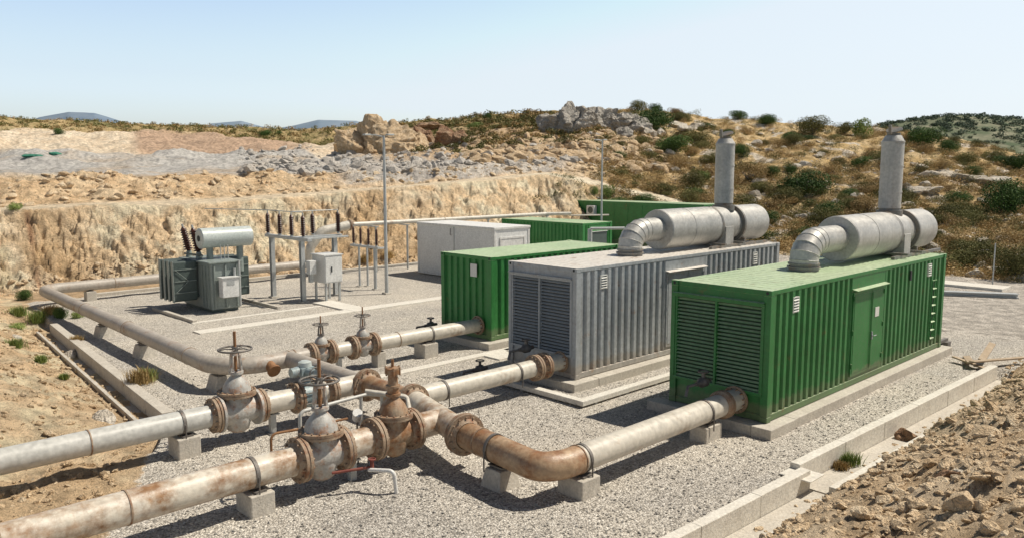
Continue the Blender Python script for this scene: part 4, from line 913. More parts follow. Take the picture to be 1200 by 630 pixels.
# exhaust silencers on the two generator containers
def silencer(label, loc, us, zr):
    ub, u1, ubn, u2, u3, ust = us; t = thing('exhaust_silencer', label, 'exhaust', loc, 'exhaust silencers on the container roofs')
    z = .66; y = 0; g = lambda u: u-ub
    # segmented elbow
    MB().hard((0, 0, 0), (0, 0, 1), [(0, 0), (0, .36), (.05, .36), (.05, .40), (.09, .40), (.09, .34), (.14, .34), (.14, .38), (.18, .38), (.18, 0)], 28).build('base_collar', M['duct_dark'], t)
    el = MB(); R0 = .62; rr = .345; zc = z+.02
    cen = [Vector((0, 0, .17)), Vector((0, 0, max(.2, zc-R0)))]; cen = [Vector((0, 0, .17))]
    for k in range(6):
        a = R_(90*k/5); cen.append(Vector((R0-R0*math.cos(a), 0, zc-R0*.72+R0*.72*math.sin(a))))
    cen.append(Vector((g(u1)+.02, 0, zc)))
    for a, b in zip(cen[:-1], cen[1:]):
        d = (b-a); 
        if d.length < .02: continue
        dn = d.normalized()
        # mitred gore: rings cut on the bisector are approximated by short overlaps
    vs = []; fs = []; seg = 28
    for i, p in enumerate(cen):
        d0 = (p-cen[i-1]).normalized() if i else (cen[1]-p).normalized(); d1 = (cen[i+1]-p).normalized() if i < len(cen)-1 else d0
        tn = (d0+d1).normalized(); a = Vector((0, 1, 0)); b = tn.cross(a); mit = 1/max(.5, d0.dot(tn))
        for k in range(seg):
            q = 2*math.pi*k/seg; vs.append(p+a*math.cos(q)*rr+b*math.sin(q)*rr*mit)
    for i in range(len(cen)-1):
        n0 = len(el.v); ring = vs[i*seg:(i+2)*seg]
        el.add(ring, [(k, (k+1) % seg, seg+(k+1) % seg, seg+k) for k in range(seg)], True)
    e = el.build('elbow_duct', M['duct'], t)
    sm = MB()
    for i in range(1, len(cen)-1):
        ring = vs[i*seg:(i+1)*seg]; sm.tube(ring+[ring[0]], .012, 6, False)
    sm.build('seam_bands', M['duct'], e)
    r = .60; x0, xb, x2, x3 = g(u1), g(ubn), g(u2), g(u3)
    MB().hard((0, 0, z), (1, 0, 0), [(x0, 0), (x0, r-.02), (x0+.03, r), (xb-.28, r), (xb-.28, 0)], 40).build('silencer_drum', M['duct'], t)
    nk = MB(); nk.hard((0, 0, z), (1, 0, 0), [(xb-.28, r+.018), (xb-.20, r+.018)], 40); nk.build('drum_strap', M['duct_dark'], t)
    for f_ in (.45,): MB().hard((0, 0, z), (1, 0, 0), [(x0+(xb-.28-x0)*f_, r), (x0+(xb-.28-x0)*f_, r+.008), (x0+(xb-.28-x0)*f_+.03, r+.008), (x0+(xb-.28-x0)*f_+.03, r)], 40).build('seam_band', M['duct'], t)
    MB().hard((0, 0, z), (1, 0, 0), [(xb-.275, 0), (xb-.275, r-.012), (xb+.42, r-.012), (xb+.5, r-.09), (x2+.05, r-.09), (x2+.05, 0)], 40).build('neck_drum', M['duct'], t)
    MB().hard((0, 0, z), (1, 0, 0), [(x2, 0), (x2, r+.03), (x2+.09, r+.03), (x2+.09, r)], 40).build('end_ring', M['duct_dark'], t)
    MB().hard((0, 0, z), (1, 0, 0), [(x2+.09, r), (x3-.10, r), (x3, r-.10), (x3, 0)], 40).build('rear_drum', M['duct'], t)
    sd = MB(); sd.box(xb-.12, xb+.36, -r-.012, r+.012, .06, z-.02); sd.build('saddle', M['duct'], t, .01)
    fr = MB()
    for yy in (-.72, .62): fr.box(xb-1.1, x3-.1 if zr else x3-.4, yy, yy+.1, .001, .075)
    for xx in (xb-.6, xb+.5): fr.box(xx, xx+.1, -.88, .86, .08, .14)
    fr.box(x2+.2, x2+.3, -.5, .5, .076, .2); fr.build('support_rack', M['duct_dark'], t)
    xs = g(ust); stk = thing_child = None
    MB().hard((xs, 0, z), (0, 0, 1), [(r-.15, .36), (r+.03, .36), (r+.03, .29), (r+.16, .29), (r+.16, 0)], 32).build('stack_collar', M['duct_dark'], t)
    top = 2.62
    s = MB().hard((xs, 0, z), (0, 0, 1), [(r+.10, .305), (top, .305), (top+.17, .215), (top+.17, .19), (top, .19)], 36).build('stack', M['duct'], t)
    b = MB()
    for zz in (1.15, 1.9, top-.03): b.hard((xs, 0, z+zz), (0, 0, 1), [(0, .306), (0, .32), (.035, .32), (.035, .306)], 36)
    b.build('stack_band', M['duct'], s)
    cp = MB(); cp.hard((xs, 0, z+top+.172), (0, 0, 1), [(0, .18), (.07, .19), (.07, 0)], 24); cp.hard((xs+.04, 0, z+top+.32), (-.42, 0, 1), [(0, 0), (0, .225), (.025, .225), (.025, 0)], 24); cp.build('rain_cap', M['duct_dark'], s)
    MB().box(xs-.30, xs-.24, -.04, .04, z+top+.20, z+top+.46, Matrix.Rotation(R_(-12), 3, 'Y')).build('cap_lever', M['duct_dark'], s)
    return t
silencer('silver exhaust silencer and stack on the nearest green container roof', (18.95, 9.05, B0+2.81), (18.95, 20.75, 24.0, 25.0, 26.7, 24.25), True)
silencer('silver exhaust silencer and stack on the grey container roof', (18.45, 14.05, B0+2.84), (18.45, 19.75, 22.75, 23.8, 25.55, 23.45), False)

# ------------------------------------------------------------------ concrete plinths, kerbs, slabs
def slab(name, label, boxes, m, cat, group=None, bev=.015):
    x0 = boxes[0][0]; y0 = boxes[0][2]; t = thing(name, label, cat, (x0, y0, 0), group) if len(boxes) > 1 else None
    if t is None:
        a = boxes[0]; o = MB().box(0, a[1]-a[0], 0, a[3]-a[2], a[4], a[5]).build(name, m, None, bev, (x0, y0, 0)); return tag(o, label, cat, group)
    for a in boxes: MB().box(a[0]-x0, a[1]-x0, a[2]-y0, a[3]-y0, a[4], a[5]).build('beam_segment', m, t, bev)
    return t
PG = 'concrete plinths under the containers'
slab('concrete_plinth', 'concrete plinth under the nearest green container', [(14.78, 15.9, 7.6, 8.05, -.1, B0-.003), (15.91, 20.2, 7.62, 8.05, -.1, B0-.003), (20.21, 26.0, 7.63, 8.05, -.1, B0-.003), (14.8, 15.2, 8.06, 10.7, -.1, B0-.006), (25.4, 26.9, 8.06, 10.5, -.1, .12), (15.3, 25.3, 9.9, 10.4, -.1, B0-.006)], M['concrete'], 'plinth', PG)
slab('concrete_plinth', 'concrete plinth under the grey container', [(14.55, 15.5, 12.72, 13.15, -.1, B0-.003), (15.515, 20.2, 12.72, 13.15, -.1, B0-.003), (20.21, 25.5, 12.73, 13.15, -.1, B0-.003), (14.56, 14.98, 13.16, 15.6, -.1, B0-.006), (15.1, 25.2, 15.0, 15.5, -.1, B0-.006)], M['concrete'], 'plinth', PG)
slab('concrete_plinth', 'concrete plinth under the short green container', [(16.2, 23.0, 17.65, 18.1, -.1, B0-.003), (16.2, 16.65, 18.11, 20.5, -.1, B0-.006), (16.8, 23, 20.0, 20.45, -.1, B0-.006)], M['concrete'], 'plinth', PG)
slab('concrete_slab', 'flat concrete pads beside the corner of the short green container', [(15.6, 16.5, 16.55, 17.3, -.05, .04), (16.55, 17.9, 16.6, 17.4, -.05, .05)], M['concrete_w'], 'slab')
# pale cable trough around the grey container
t = thing('cable_trough', 'pale raised cable trough bent around the grey container corner', 'cable trough', (13.72, 11.95, 0))
MB().box(0, .22, .001, 2.6, .05, .17).build('trough_run', M['concrete_w'], t, .01); MB().box(0, 11.5, -.22, 0, .05, .17).build('trough_run', M['concrete_w'], t, .01)
for k in range(9): MB().box(.5+k*1.2, .58+k*1.2, -.19, -.03, -.05, .05).build('foot', M['galv'], t)
for k in range(2): MB().box(.04, .18, .7+k*1.1, .78+k*1.1, -.05, .05).build('foot', M['galv'], t)
CS = 'concrete strips set in the gravel'
slab('concrete_strip', 'long pale concrete strip in front of the transformer', [(10.9, 17.0, 26.25, 26.85, -.1, .05), (17.01, 26, 26.25, 26.85, -.1, .052)], M['concrete_w'], 'concrete strip', CS)
slab('concrete_strip', 'short wide concrete strip leading to the white switch cabinet', [(16.9, 17.8, 26.86, 29.2, -.1, .06)], M['concrete_w'], 'concrete strip', CS)
slab('concrete_strip', 'narrow concrete strip between the short green and grey container pipes', [(11.6, 17.4, 17.2, 17.5, -.1, .05)], M['concrete_w'], 'concrete strip', CS)
slab('concrete_strip', 'thin concrete kerb right behind the transformer strip', [(11.5, 16.8, 28.3, 28.5, -.1, .035)], M['concrete_w'], 'concrete strip', CS)
slab('concrete_strip', 'low concrete kerb along the foot of the cliff', [(10.8, 21.8, 37.6, 37.85, -.1, .13), (21.81, 33, 37.5, 37.75, -.1, .10)], M['concrete'], 'concrete strip', CS)
slab('ground_rail', 'raised bare rail on the gravel left of the transformer', [(11.55, 11.72, 28.4, 32.3, .0, .12)], M['concrete'], 'rail', 'rails beside the transformer')
slab('ground_rail', 'raised bare rail on the gravel right of the transformer', [(15.2, 15.34, 29.0, 32.6, .0, .11)], M['concrete'], 'rail', 'rails beside the transformer')
# kerbs with a drainage channel beside them
def kerb(name, label, p0, p1, side, segs, m, wtop=.2, zt=.07, zb=-.45, chan=.55, chz=-.26, lip=.14, lipz=-.12, skip=0, lm='concrete_w'):
    p0 = Vector(p0); p1 = Vector(p1); d = (p1-p0); L = d.length; ang = math.atan2(d.y, d.x)
    t = thing(name, label, 'kerb', (p0.x, p0.y, 0), 'kerbs bordering the yard'); t.rotation_euler = (0, 0, ang)
    l = L/segs; rr = random.Random(int(p0.x*10))
    for k in range(segs):
        j = rr.uniform(-.006, .006); a, b = k*l+.002, (k+1)*l-.002
        MB().box(a, b, min(0, side*wtop)+j, max(0, side*wtop)+j, zb, zt+j*.6).build('kerb_block', m, t, .012)
    if chan:
        y0, y1 = side*(wtop+.015), side*(wtop+chan)
        MB().box(0, L, min(y0, y1), max(y0, y1), zb, chz).build('channel_bed', M['concrete'], t)
        y0, y1 = side*(wtop+chan+.002), side*(wtop+chan+lip)
        for k in range(segs): MB().box(k*l+.006, (k+1)*l-.006, min(y0, y1), max(y0, y1), zb, lipz).build('channel_lip', M[lm], t, .012)
    return t
kerb('kerb', 'pale concrete kerb and channel in front of the spoil bank, nearer stretch', (5.0, 6.62), (13.55, 6.36), -1, 5, M['concrete_w'], zt=.12)
kerb('kerb', 'pale concrete kerb and channel beside the nearest green container', (13.62, 6.60), (24.7, 6.28), -1, 6, M['concrete_w'], zt=.13)
slab('concrete_slab', 'broken concrete cover tipped over the kerb gap', [(13.2, 13.75, 6.0, 6.6, .0, .03)], M['concrete_w'], 'slab')
kerb('kerb', 'brownish concrete kerb and drain along the left side of the gravel', (6.78, 18.0), (8.0, 31.6), 1, 10, M['concrete'], wtop=.26, zt=.06, zb=-.55, chan=.34, chz=-.30, lip=.09, lipz=-.17, lm='concrete')

# ------------------------------------------------------------------ pipework
PZ = .65
def flange_mb(mb, c, ax, R=.39, r=.25, th=.055, gap=.02, n=14, both=True):
    c = Vector(c); ax = Vector(ax).normalized()
    for s in ((-1, 1) if both else (1,)):
        mb.hard(c, ax*s, [(gap/2, r*.9), (gap/2, R), (gap/2+th, R), (gap/2+th, r+.06), (gap/2+th+.07, r+.005)], 32)
    mb.bolts(c, ax, R-.055, n, .019, (th+.04)*2+gap); return mb
def pipe_thing(name, label, pts, r, m, flanges=(), rb=.9, joints=(), group=None, bands=(), collars=(), cat='pipe'):
    p0 = Vector(pts[0]); t = thing(name, label, cat, (p0.x, p0.y, 0), group); off = Vector((p0.x, p0.y, 0))
    path = spread(fillet([Vector(p)-off for p in pts], rb, 14), .8)
    MB().tube(path, r, 28).build('pipe_wall', m, t)
    for (c, ax, *k) in flanges: flange_mb(MB(), Vector(c)-off, ax, *(k or ())).build('flange', M['flange'], t)
    for (c, ax) in joints:
        c = Vector(c)-off; a = Vector(ax).normalized(); MB().hard(c, a, [(-.012, r), (-.012, r+.012), (.012, r+.012), (.012, r)], 28).build('weld_ring', M['flange'], t)
    for (c, ax) in bands:
        c = Vector(c)-off; a = Vector(ax).normalized(); b = MB().hard(c, a, [(-.03, r), (-.03, r+.015), (.03, r+.015), (.03, r)], 28)
        n = a.cross(Vector((0, 0, 1))).normalized()
        for s in (-1, 1): b.cyl(c+n*s*(r+.012), c+n*s*(r+.012)-Vector((0, 0, r+.12)), .014, seg=8)
        b.build('clamp_band', M['iron'], t)
    return t
def support(label, x, y, zt, kind='block', a=.26, b=.24, rot=0, m='concrete'):
    g = 'concrete footings under the pipes'
    if kind == 'post':
        t = thing('pipe_post', label, 'pipe support', (x, y, 0), 'steel posts under the pipes')
        MB().box(-.06, .06, -.06, .06, -.1, zt-.03).build('post', M['galv'], t); MB().box(-.13, .13, -.13, .13, -.02, .015).build('base_plate', M['iron'], t); MB().box(-.13, .13, -.1, .1, zt-.029, zt-.002).build('saddle_plate', M['galv'], t); return t
    t = thing('pipe_footing', label, 'pipe support', (x, y, 0), g); t.rotation_euler = (0, 0, rot)
    if kind == 'block': MB().box(-a, a, -b, b, -.15, zt-.035).build('concrete_block', M[m], t, .02)
    else: MB().frus(0, 0, -.15, zt-.06, a*1.15, b*1.15, a*.72, b*.8).build('concrete_block', M[m], t, .02)
    MB().box(-a*.5, a*.5, -b*.75, b*.75, zt-.034, zt-.004).build('saddle_plate', M['iron'], t)
    return t
X, Y = (1, 0, 0), (0, 1, 0)
P2V, P1V, PAV, C2V, C3V = 11.78, 15.18, 18.5, 13.5, 8.6
pipe_thing('pipe', 'mottled rusty foreground pipe running out of frame at bottom left', [(-7, P2V, PZ), (6.52, P2V, PZ)], .25, M['pipe_mott'], [((6.47, P2V, PZ), X)], bands=[((5.62, P2V, PZ), X)], joints=[((3.7, P2V, PZ), X), ((2.1, P2V, PZ), X)])
pipe_thing('pipe', 'plain grey pipe crossing the left soil to the first handwheel valve', [(-6, P1V, PZ), (6.55, P1V, PZ)], .225, M['pipe_grey'], [((6.52, P1V, PZ), X, .35, .225)], bands=[((5.85, P1V, PZ), X)], joints=[((2.6, P1V, PZ), X), ((4.2, P1V, PZ), X)])
pipe_thing('pipe', 'short flanged spool after the first handwheel valve', [(7.5, P1V, PZ), (8.35, P1V, PZ)], .225, M['pipe'], [((7.48, P1V, PZ), X, .35, .225), ((8.32, P1V, PZ), X, .34, .225)])
pipe_thing('pipe', 'short flanged pipe stub between the blue actuator and the brown header', [(8.75, P1V, PZ), (9.95, P1V, PZ)], .225, M['pipe'], [((8.78, P1V, PZ), X, .34, .225), ((9.15, P1V, PZ), X, .34, .225)])
pipe_thing('pipe', 'short flanged spool between the two foreground valves', [(7.32, P2V, PZ), (8.0, P2V, PZ)], .25, M['pipe_mott'], [((7.30, P2V, PZ), X), ((7.98, P2V, PZ), X, .39, .25)])
# header from the rear line to the brown bend
pipe_thing('header_pipe', 'brown header pipe crossing from the rear line to the bolted ring flange', [(9.95, PAV, PZ), (9.96, PAV-.35, PZ), (9.98, 14.95, PZ)], .215, M['pipe_brown'], [((9.98, 14.97, PZ), Y, .37, .22)], rb=0)
pipe_thing('header_pipe', 'brown header pipe passing behind the rusty valve', [(9.98, 14.9, PZ), (9.95, 13.3, PZ)], .235, M['pipe_rustbend'], [((9.94, 13.2, PZ), (.15, 1, 0), .37, .25)])
pipe_thing('tee_pipe', 'pale branching tee pipe right of the rusty valve', [(9.92, 13.1, PZ), (9.45, 11.35, PZ), (9.33, 10.85, PZ)], .25, M['pipe_mott'], [((9.32, 10.82, PZ), (.2, 1, 0), .39, .25), ((8.82, P2V, PZ), X, .39, .25)], rb=.6)
MB().tube([(8.84-9.92, P2V-13.1, PZ), (9.50-9.92, P2V-13.1, PZ)], .245, 28).build('branch_wall', M['pipe_mott'], [o for o in COL.objects if o.name == 'tee_pipe'][0])
pipe_thing('bend_pipe', 'rusty brown curved pipe bending towards the nearest green container', [(9.31, 10.78, PZ), (9.15, 8.75, PZ-.03), (9.62, C3V, PZ-.05), (9.95, C3V, PZ-.05)], .245, M['pipe_rustbend'], joints=[((9.27, 10.3, PZ), Y), ((9.93, C3V, PZ-.05), X)], rb=[1.0, .5], bands=[((9.22, 9.9, PZ), Y)])
pipe_thing('pipe', 'pale pipe entering the nearest green container', [(9.96, C3V, PZ-.05), (15.18, C3V, PZ-.05)], .235, M['pipe'], [((14.55, C3V, PZ-.05), X, .30, .235), ((15.05, C3V, PZ-.05), X, .30, .235, .04, .01, 12, False)], bands=[((10.05, C3V, PZ-.05), X), ((13.85, C3V, PZ-.05), X)])
pipe_thing('pipe', 'pale pipe entering the grey container', [(9.98, C2V, PZ-.03), (14.97, C2V, PZ-.03)], .215, M['pipe'], [((13.95, C2V, PZ-.03), X, .33, .215), ((14.25, C2V, PZ-.03), X, .33, .215), ((14.86, C2V, PZ-.03), X, .26, .215, .03, .01, 12, False)], bands=[((11.0, C2V, PZ-.03), X), ((13.3, C2V, PZ-.03), X)])
# rear line
pipe_thing('pipe', 'pale pipe entering the short green container', [(12.62, PAV, PZ), (16.6, PAV, PZ)], .21, M['pipe'], [((12.58, PAV, PZ), X, .33, .21), ((16.5, PAV, PZ), X, .3, .21, .03, .01, 12, False)], bands=[((14.6, PAV, PZ), X)], joints=[((13.4, PAV, PZ), X)])
pipe_thing('pipe', 'short flanged spool between the two small rear valves', [(11.22, PAV, PZ), (11.86, PAV, PZ)], .2, M['pipe'], [((11.2, PAV, PZ), X, .33, .2), ((11.9, PAV, PZ), X, .33, .2)])
pipe_thing('pipe', 'long weathered pipe looping around the left of the yard and behind the transformer',
           [(10.6, PAV, PZ), (8.2, PAV, PZ), (8.75, 36.6, PZ), (21.6, 37.05, PZ)], .22, M['pipe_brown'], [((10.62, PAV, PZ), X, .33, .22)], rb=[1.35, .8], joints=[((9.95, PAV, PZ), X), ((10.1, PAV, PZ), X), ((8.27, 20.6, PZ), Y), ((8.42, 25.6, PZ), Y), ((8.55, 30.2, PZ), Y), ((11.6, 36.7, PZ), X), ((14.6, 36.8, PZ), X)], cat='pipe')
pipe_thing('riser_pipe', 'fat pale riser pipe climbing behind the switchgear to the elevated pipe', [(21.3, 37.0, PZ-.1), (21.3, 36.9, 1.5), (21.9, 36.7, 2.35), (23.6, 36.5, 2.62)], .24, M['pipe'], [((23.5, 36.5, 2.61), X, .28, .2)], rb=[.5, .6])
t = pipe_thing('elevated_pipe', 'long pale pipe carried on posts above the shelter roofs', [(23.62, 36.5, 2.62), (38.6, 36.5, 2.62), (40.2, 35.6, 2.62)], .12, M['pipe'], rb=.5, joints=[((30, 36.5, 2.62), X)])
MB().tube([(40.1-23.62, 35.7-36.5, 2.5), (42.5-23.62, 34.2-36.5, 2.5)], .05, 10).build('branch_pipe', M['pipe'], t)
for x, y, lb in [(24.8, 36.0, 'thin post under the elevated pipe just right of the small bushings'), (26.9, 36.0, 'thin post under the elevated pipe left of the shelter'), (33.5, 36.5, 'thin post under the elevated pipe between the shelter and cliff'), (38.7, 36.4, 'thin post under the elevated pipe beside the long green cabin')]:
    q = thing('pipe_post', lb, 'pipe support', (x, y, 0), 'posts under the elevated pipe'); MB().cyl((0, 0, -.1), (0, 0, 2.5), .055).build('post', M['galv'], q); MB().box(-.1, .1, -.12, .62 if y < 36.2 else .12, 2.45, 2.5).build('saddle_plate', M['galv'], q)
q = thing('pipe_stand', 'grey T-shaped stand rising behind the short green container', 'pipe support', (26.2, 22.1, 0)); 
MB().cyl((0, 0, -.1), (0, 0, 3.0), .1).build('post', M['galv'], q); MB().tube([(-.1, -.1, 3.03), (1.1, -1.0, 3.03)], .06, 10).build('cross_arm', M['galv'], q)
support('cubic concrete block under the mottled foreground pipe', 5.66, P2V-.02, PZ-.25, a=.21, b=.27)
support('cubic concrete block under the plain grey pipe', 5.9, P1V, PZ-.225, a=.22, b=.26)
support('tapered concrete footing under the rusty curved pipe', 9.22, 9.75, PZ-.25, 'frus', .26, .24)
support('squat concrete block where the rusty bend meets the pale pipe', 9.98, C3V, PZ-.29, a=.24, b=.28)
support('low concrete block under the pale pipe beside the nearest green container', 13.95, C3V, PZ-.29, a=.3, b=.2)
support('small concrete block under the pale pipe near the short green container', 14.45, PAV, PZ-.21, a=.26, b=.26)
support('squarish concrete post between the two small rear valves', 12.75, PAV, PZ-.21, a=.15, b=.16)
support('steel post under the first small rear valve', 11.45, PAV, PZ-.2, 'post')
support('steel post under the spool between the foreground valves', 7.5, P2V, PZ-.25, 'post'); support('steel post under the spool after the first handwheel valve', 7.75, P1V, PZ-.225, 'post')
support('tapered footing under the bend of the long left pipe', 8.5, 19.3, PZ-.22, 'frus', .28, .28)
support('tapered footing midway along the long left pipe', 8.42, 24.3, PZ-.22, 'frus', .28, .28); support('tapered footing next to the leafy plants under the left pipe', 8.52, 28.2, PZ-.22, 'frus', .28, .28)
support('small footing at the far corner of the left pipe', 10.6, 36.65, PZ-.22, a=.2, b=.2); support('small footing under the far pipe left of the switchgear', 16.2, 36.85, PZ-.22, a=.2, b=.2)

# valves
def gate_valve(label, loc, s, mb_, mw, wheel=True, group='gate valves', tall=1.0):
    t = thing('gate_valve', label, 'valve', loc, group)
    b = MB(); b.lathe((0, 0, 0), (0, 0, 1), [(-.46*s, .02*s), (-.45*s, .12*s), (-.38*s, .22*s), (-.2*s, .265*s), (0, .285*s), (.18*s, .28*s), (.3*s, .255*s), (.36*s, .265*s)], 28)
    b.lathe((0, 0, 0), (1, 0, 0), [(-.44*s, .25*s), (-.38*s, .25*s), (-.26*s, .27*s), (0, .30*s), (.26*s, .27*s), (.38*s, .25*s), (.44*s, .25*s)], 28)
    for sx in (-1, 1): b.hard((0, 0, 0), (sx, 0, 0), [(.375*s, .25*s), (.375*s, .38*s), (.425*s, .38*s), (.425*s, .2*s)], 28)
    bd = b.build('body', mb_, t)
    f = MB(); f.hard((0, 0, 0), (0, 0, 1), [(.33*s, .26*s), (.33*s, .385*s), (.375*s, .385*s), (.375*s, .375*s), (.385*s, .375*s), (.385*s, .385*s), (.43*s, .385*s), (.43*s, .3*s)], 32); f.bolts((0, 0, .38*s), (0, 0, 1), .345*s, 16, .017*s, .16*s); f.build('bonnet_flange', M['flange'], t)
    MB().lathe((0, 0, 0), (0, 0, 1), [(.42*s, .29*s), (.5*s, .275*s), (.6*s, .23*s), (.69*s, .155*s), (.74*s, .11*s), (.80*s, .10*s)], 28).build('bonnet', mb_, t)
    k = MB(); k.hard((0, 0, 0), (0, 0, 1), [(.78*s, .0), (.78*s, .15*s), (.83*s, .15*s), (.83*s, .0)], 20)
    if wheel:
        for q in (-1, 1): k.box(q*.10*s-.02*s, q*.10*s+.02*s, -.035*s, .035*s, .83*s, 1.20*s*tall, Matrix.Rotation(-q*R_(5), 3, 'Y'))
        k.hard((0, 0, 0), (0, 0, 1), [(1.17*s*tall, 0), (1.17*s*tall, .11*s), (1.24*s*tall, .09*s), (1.24*s*tall, 0)], 16)
    else:
        k.hard((0, 0, 0), (0, 0, 1), [(.83*s, .115*s), (.95*s, .115*s), (.95*s, .14*s), (.99*s, .14*s), (.99*s, .105*s), (1.22*s, .095*s), (1.22*s, .15*s), (1.34*s, .15*s), (1.34*s, .07*s), (1.37*s, 0)], 20); k.bolts((0, 0, 1.28*s), (0, 0, 1), .15*s, 6, .02*s, .16*s)
    k.build('yoke', mw, t)
    MB().cyl((0, 0, .8*s), (0, 0, (1.66 if wheel else 1.5)*s*tall), .03*s, seg=10).build('stem', M['rust'], t)
    if wheel:
        hw = MB(); z = 1.29*s*tall; hw.torus((0, 0, z), (0, 0, 1), .33*s, .021*s, 36, 8)
        for q in range(5):
            a = 2*math.pi*q/5+.3; hw.tube([(.05*s*math.cos(a), .05*s*math.sin(a), z+.0*s), (.2*s*math.cos(a), .2*s*math.sin(a), z+.02*s), (.325*s*math.cos(a), .325*s*math.sin(a), z)], .014*s, 6)
        hw.cyl((0, 0, z-.04*s), (0, 0, z+.05*s), .06*s, seg=12); hw.build('handwheel', M['iron'], t)
    return t
gate_valve('grey handwheel valve on the plain grey pipe', (7.0, P1V, PZ), .98, M['valve'], M['valve'])
gate_valve('foreground grey handwheel valve with rusty stem beside the mottled pipe', (6.9, P2V, PZ), 1.0, M['valve'], M['valve'])
gate_valve('rusty brown valve with a tall bare spindle housing and no handwheel', (8.42, P2V, PZ), .93, M['valve_rust'], M['valve_rust'], False)
gate_valve('small handwheel valve on the rear line, left one', (10.92, PAV, PZ), .62, M['valve'], M['iron'], tall=.98); gate_valve('small handwheel valve on the rear line nearer the short green container', (12.24, PAV, PZ), .66, M['valve'], M['valve'])
# actuated valve with blue-grey gearbox
t = thing('actuator_valve', 'blue grey gearbox valve on the pipe behind the first handwheel valve', 'valve', (8.55, P1V, PZ))
MB().hard((0, 0, 0), (1, 0, 0), [(-.17, 0), (-.17, .26), (.17, .26), (.17, 0)], 28).build('body', M['blue'], t)
tb = MB(); tb.bolts((0, 0, 0), (1, 0, 0), .30, 8, .016, .5); tb.build('tie_bolt', M['iron'], t)
MB().box(-.09, .09, -.07, .07, .24, .46).build('neck', M['blue'], t, .01)
g = MB(); g.box(-.16, .16, -.14, .14, .46, .64); g.hard((0, 0, .55), (1, 0, 0), [(-.34, 0), (-.34, .10), (-.17, .12), (-.17, 0)], 18); g.hard((0, 0, .55), (0, -1, 0), [(.12, .09), (.42, .09), (.42, 0)], 18); g.build('gearbox', M['blue'], t, .01)
MB().hard((0, 0, .64), (0, 0, 1), [(0, .15), (.10, .14), (.13, .08), (.13, 0)], 20).build('cover', M['tanklight'], t)
MB().torus((0, -.45, .55), (0, 1, 0), .15, .013, 24, 6).build('handwheel', M['iron'], t)
MB().hard((.3, .1, .42), (0, 0, 1), [(0, 0), (0, .1), (.2, .1), (.2, 0)], 16).build('limit_switch', M['iron'], t)
t = thing('pipe_stub', 'capped rusty stub pointing down from the rear line', 'pipe fitting', (9.35, PAV-.1, PZ)); MB().cyl((0, 0, 0), (0, -.25, -.12), .13).build('stub', M['rust'], t); MB().cyl((0, -.25, -.12), (0, -.30, -.145), .17).build('blank_flange', M['rust'], t)
# small bore tubing between the two foreground lines
def tubing(name, label, paths, r, m, loc=(0, 0, 0), cat='tubing', group='small bore tubing between the valves', extra=None):
    t = thing(name, label, cat, loc, group)
    for p in paths: MB().tube(spread(fillet([Vector(q)-Vector(loc) for q in p], .12, 6), .5), r, 10).build('tube', m, t)
    return t
tubing('tubing_frame', 'grey tube frame standing behind the foreground handwheel valve', [[(7.35, 13.3, 0), (7.35, 13.3, .95), (8.9, 13.35, .98), (9.5, 12.9, .9)], [(8.75, 13.35, 0), (8.75, 13.35, .97)], [(9.15, 13.2, 0), (9.15, 13.2, .92)]], .035, M['pipe_grey'], (7.35, 13.3, 0))
tubing('tubing_frame', 'thin rusty tubes running low beside the grey tube frame', [[(6.9, 13.6, 0), (6.9, 13.6, .55), (8.3, 13.5, .5), (8.3, 13.5, 0)], [(7.6, 14.2, .3), (8.9, 14.1, .3)]], .025, M['rust'], (6.9, 13.6, 0))
tubing('tubing_frame', 'pair of parallel pale tubes sloping down to the rusty valve', [[(8.8, 13.25, 1.08), (9.35, 12.6, .98), (9.1, 12.2, .8)], [(8.88, 13.38, 1.05), (9.45, 12.75, .95), (9.2, 12.3, .75)]], .04, M['pipe'], (8.8, 13.25, 0))
t = thing('pressure_gauge', 'small white junction pot beside the rusty valve', 'gauge', (8.0, 12.35, .9)); MB().cyl((0, 0, 0), (-.05, -.1, .14), .09, seg=18).build('housing', M['whitepipe'], t); MB().cyl((0, 0, -.9), (0, 0, 0), .018, seg=8).build('stalk', M['iron'], t)
t = thing('drain_pipe', 'white hooked drain pipe in the gravel below the rusty valve', 'drain pipe', (7.72, 10.75, 0))
MB().tube(fillet([(-.28, .42, .38), (-.03, .03, .40), (0, 0, -.05)], .1, 8), .035, 12).build('pipe_wall', M['whitepipe'], t)
q = thing('lever_valve', 'red painted lever valve beside the white drain pipe', 'valve', (7.5, 11.15, .42)); MB().tube([(-.62, .28, -.02), (0, 0, 0)], .026, 8).build('lever', M['red'], q); MB().cyl((0, 0, -.06), (0, 0, .14), .035, seg=10).build('body', M['red'], q); MB().torus((0, 0, .14), (0, 0, 1), .06, .012, 16, 6).build('knob', M['red'], q)
def smallvalve(label, loc):
    t = thing('small_valve', label, 'valve', loc, 'small drain valves by the containers'); MB().lathe((0, 0, 0), (1, 0, 0), [(-.25, .05), (-.12, .06), (-.08, .11), (.08, .11), (.12, .06), (.25, .05)], 14).build('body', M['iron'], t)
    MB().cyl((0, 0, 0), (0, 0, .22), .04, seg=10).build('neck', M['iron'], t); MB().torus((0, 0, .23), (0, 0, 1), .11, .018, 18, 6).build('handwheel', M['iron'], t)
    MB().tube([(-.25, 0, 0), (-.55, .02, 0), (-.62, .02, -.2)], .035, 8).build('tail_pipe', M['iron'], t); return t
smallvalve('small dark valve in front of the short green container', (16.1, 20.35, .45)); smallvalve('small dark valve on top of the pipe at the grey container', (14.3, 14.15, .95)); smallvalve('small dark valve above the pipe at the nearest green container', (14.6, 9.1, .98)); smallvalve('small dark valve lying on the gravel left of the grey container', (14.0, 15.6, .2))

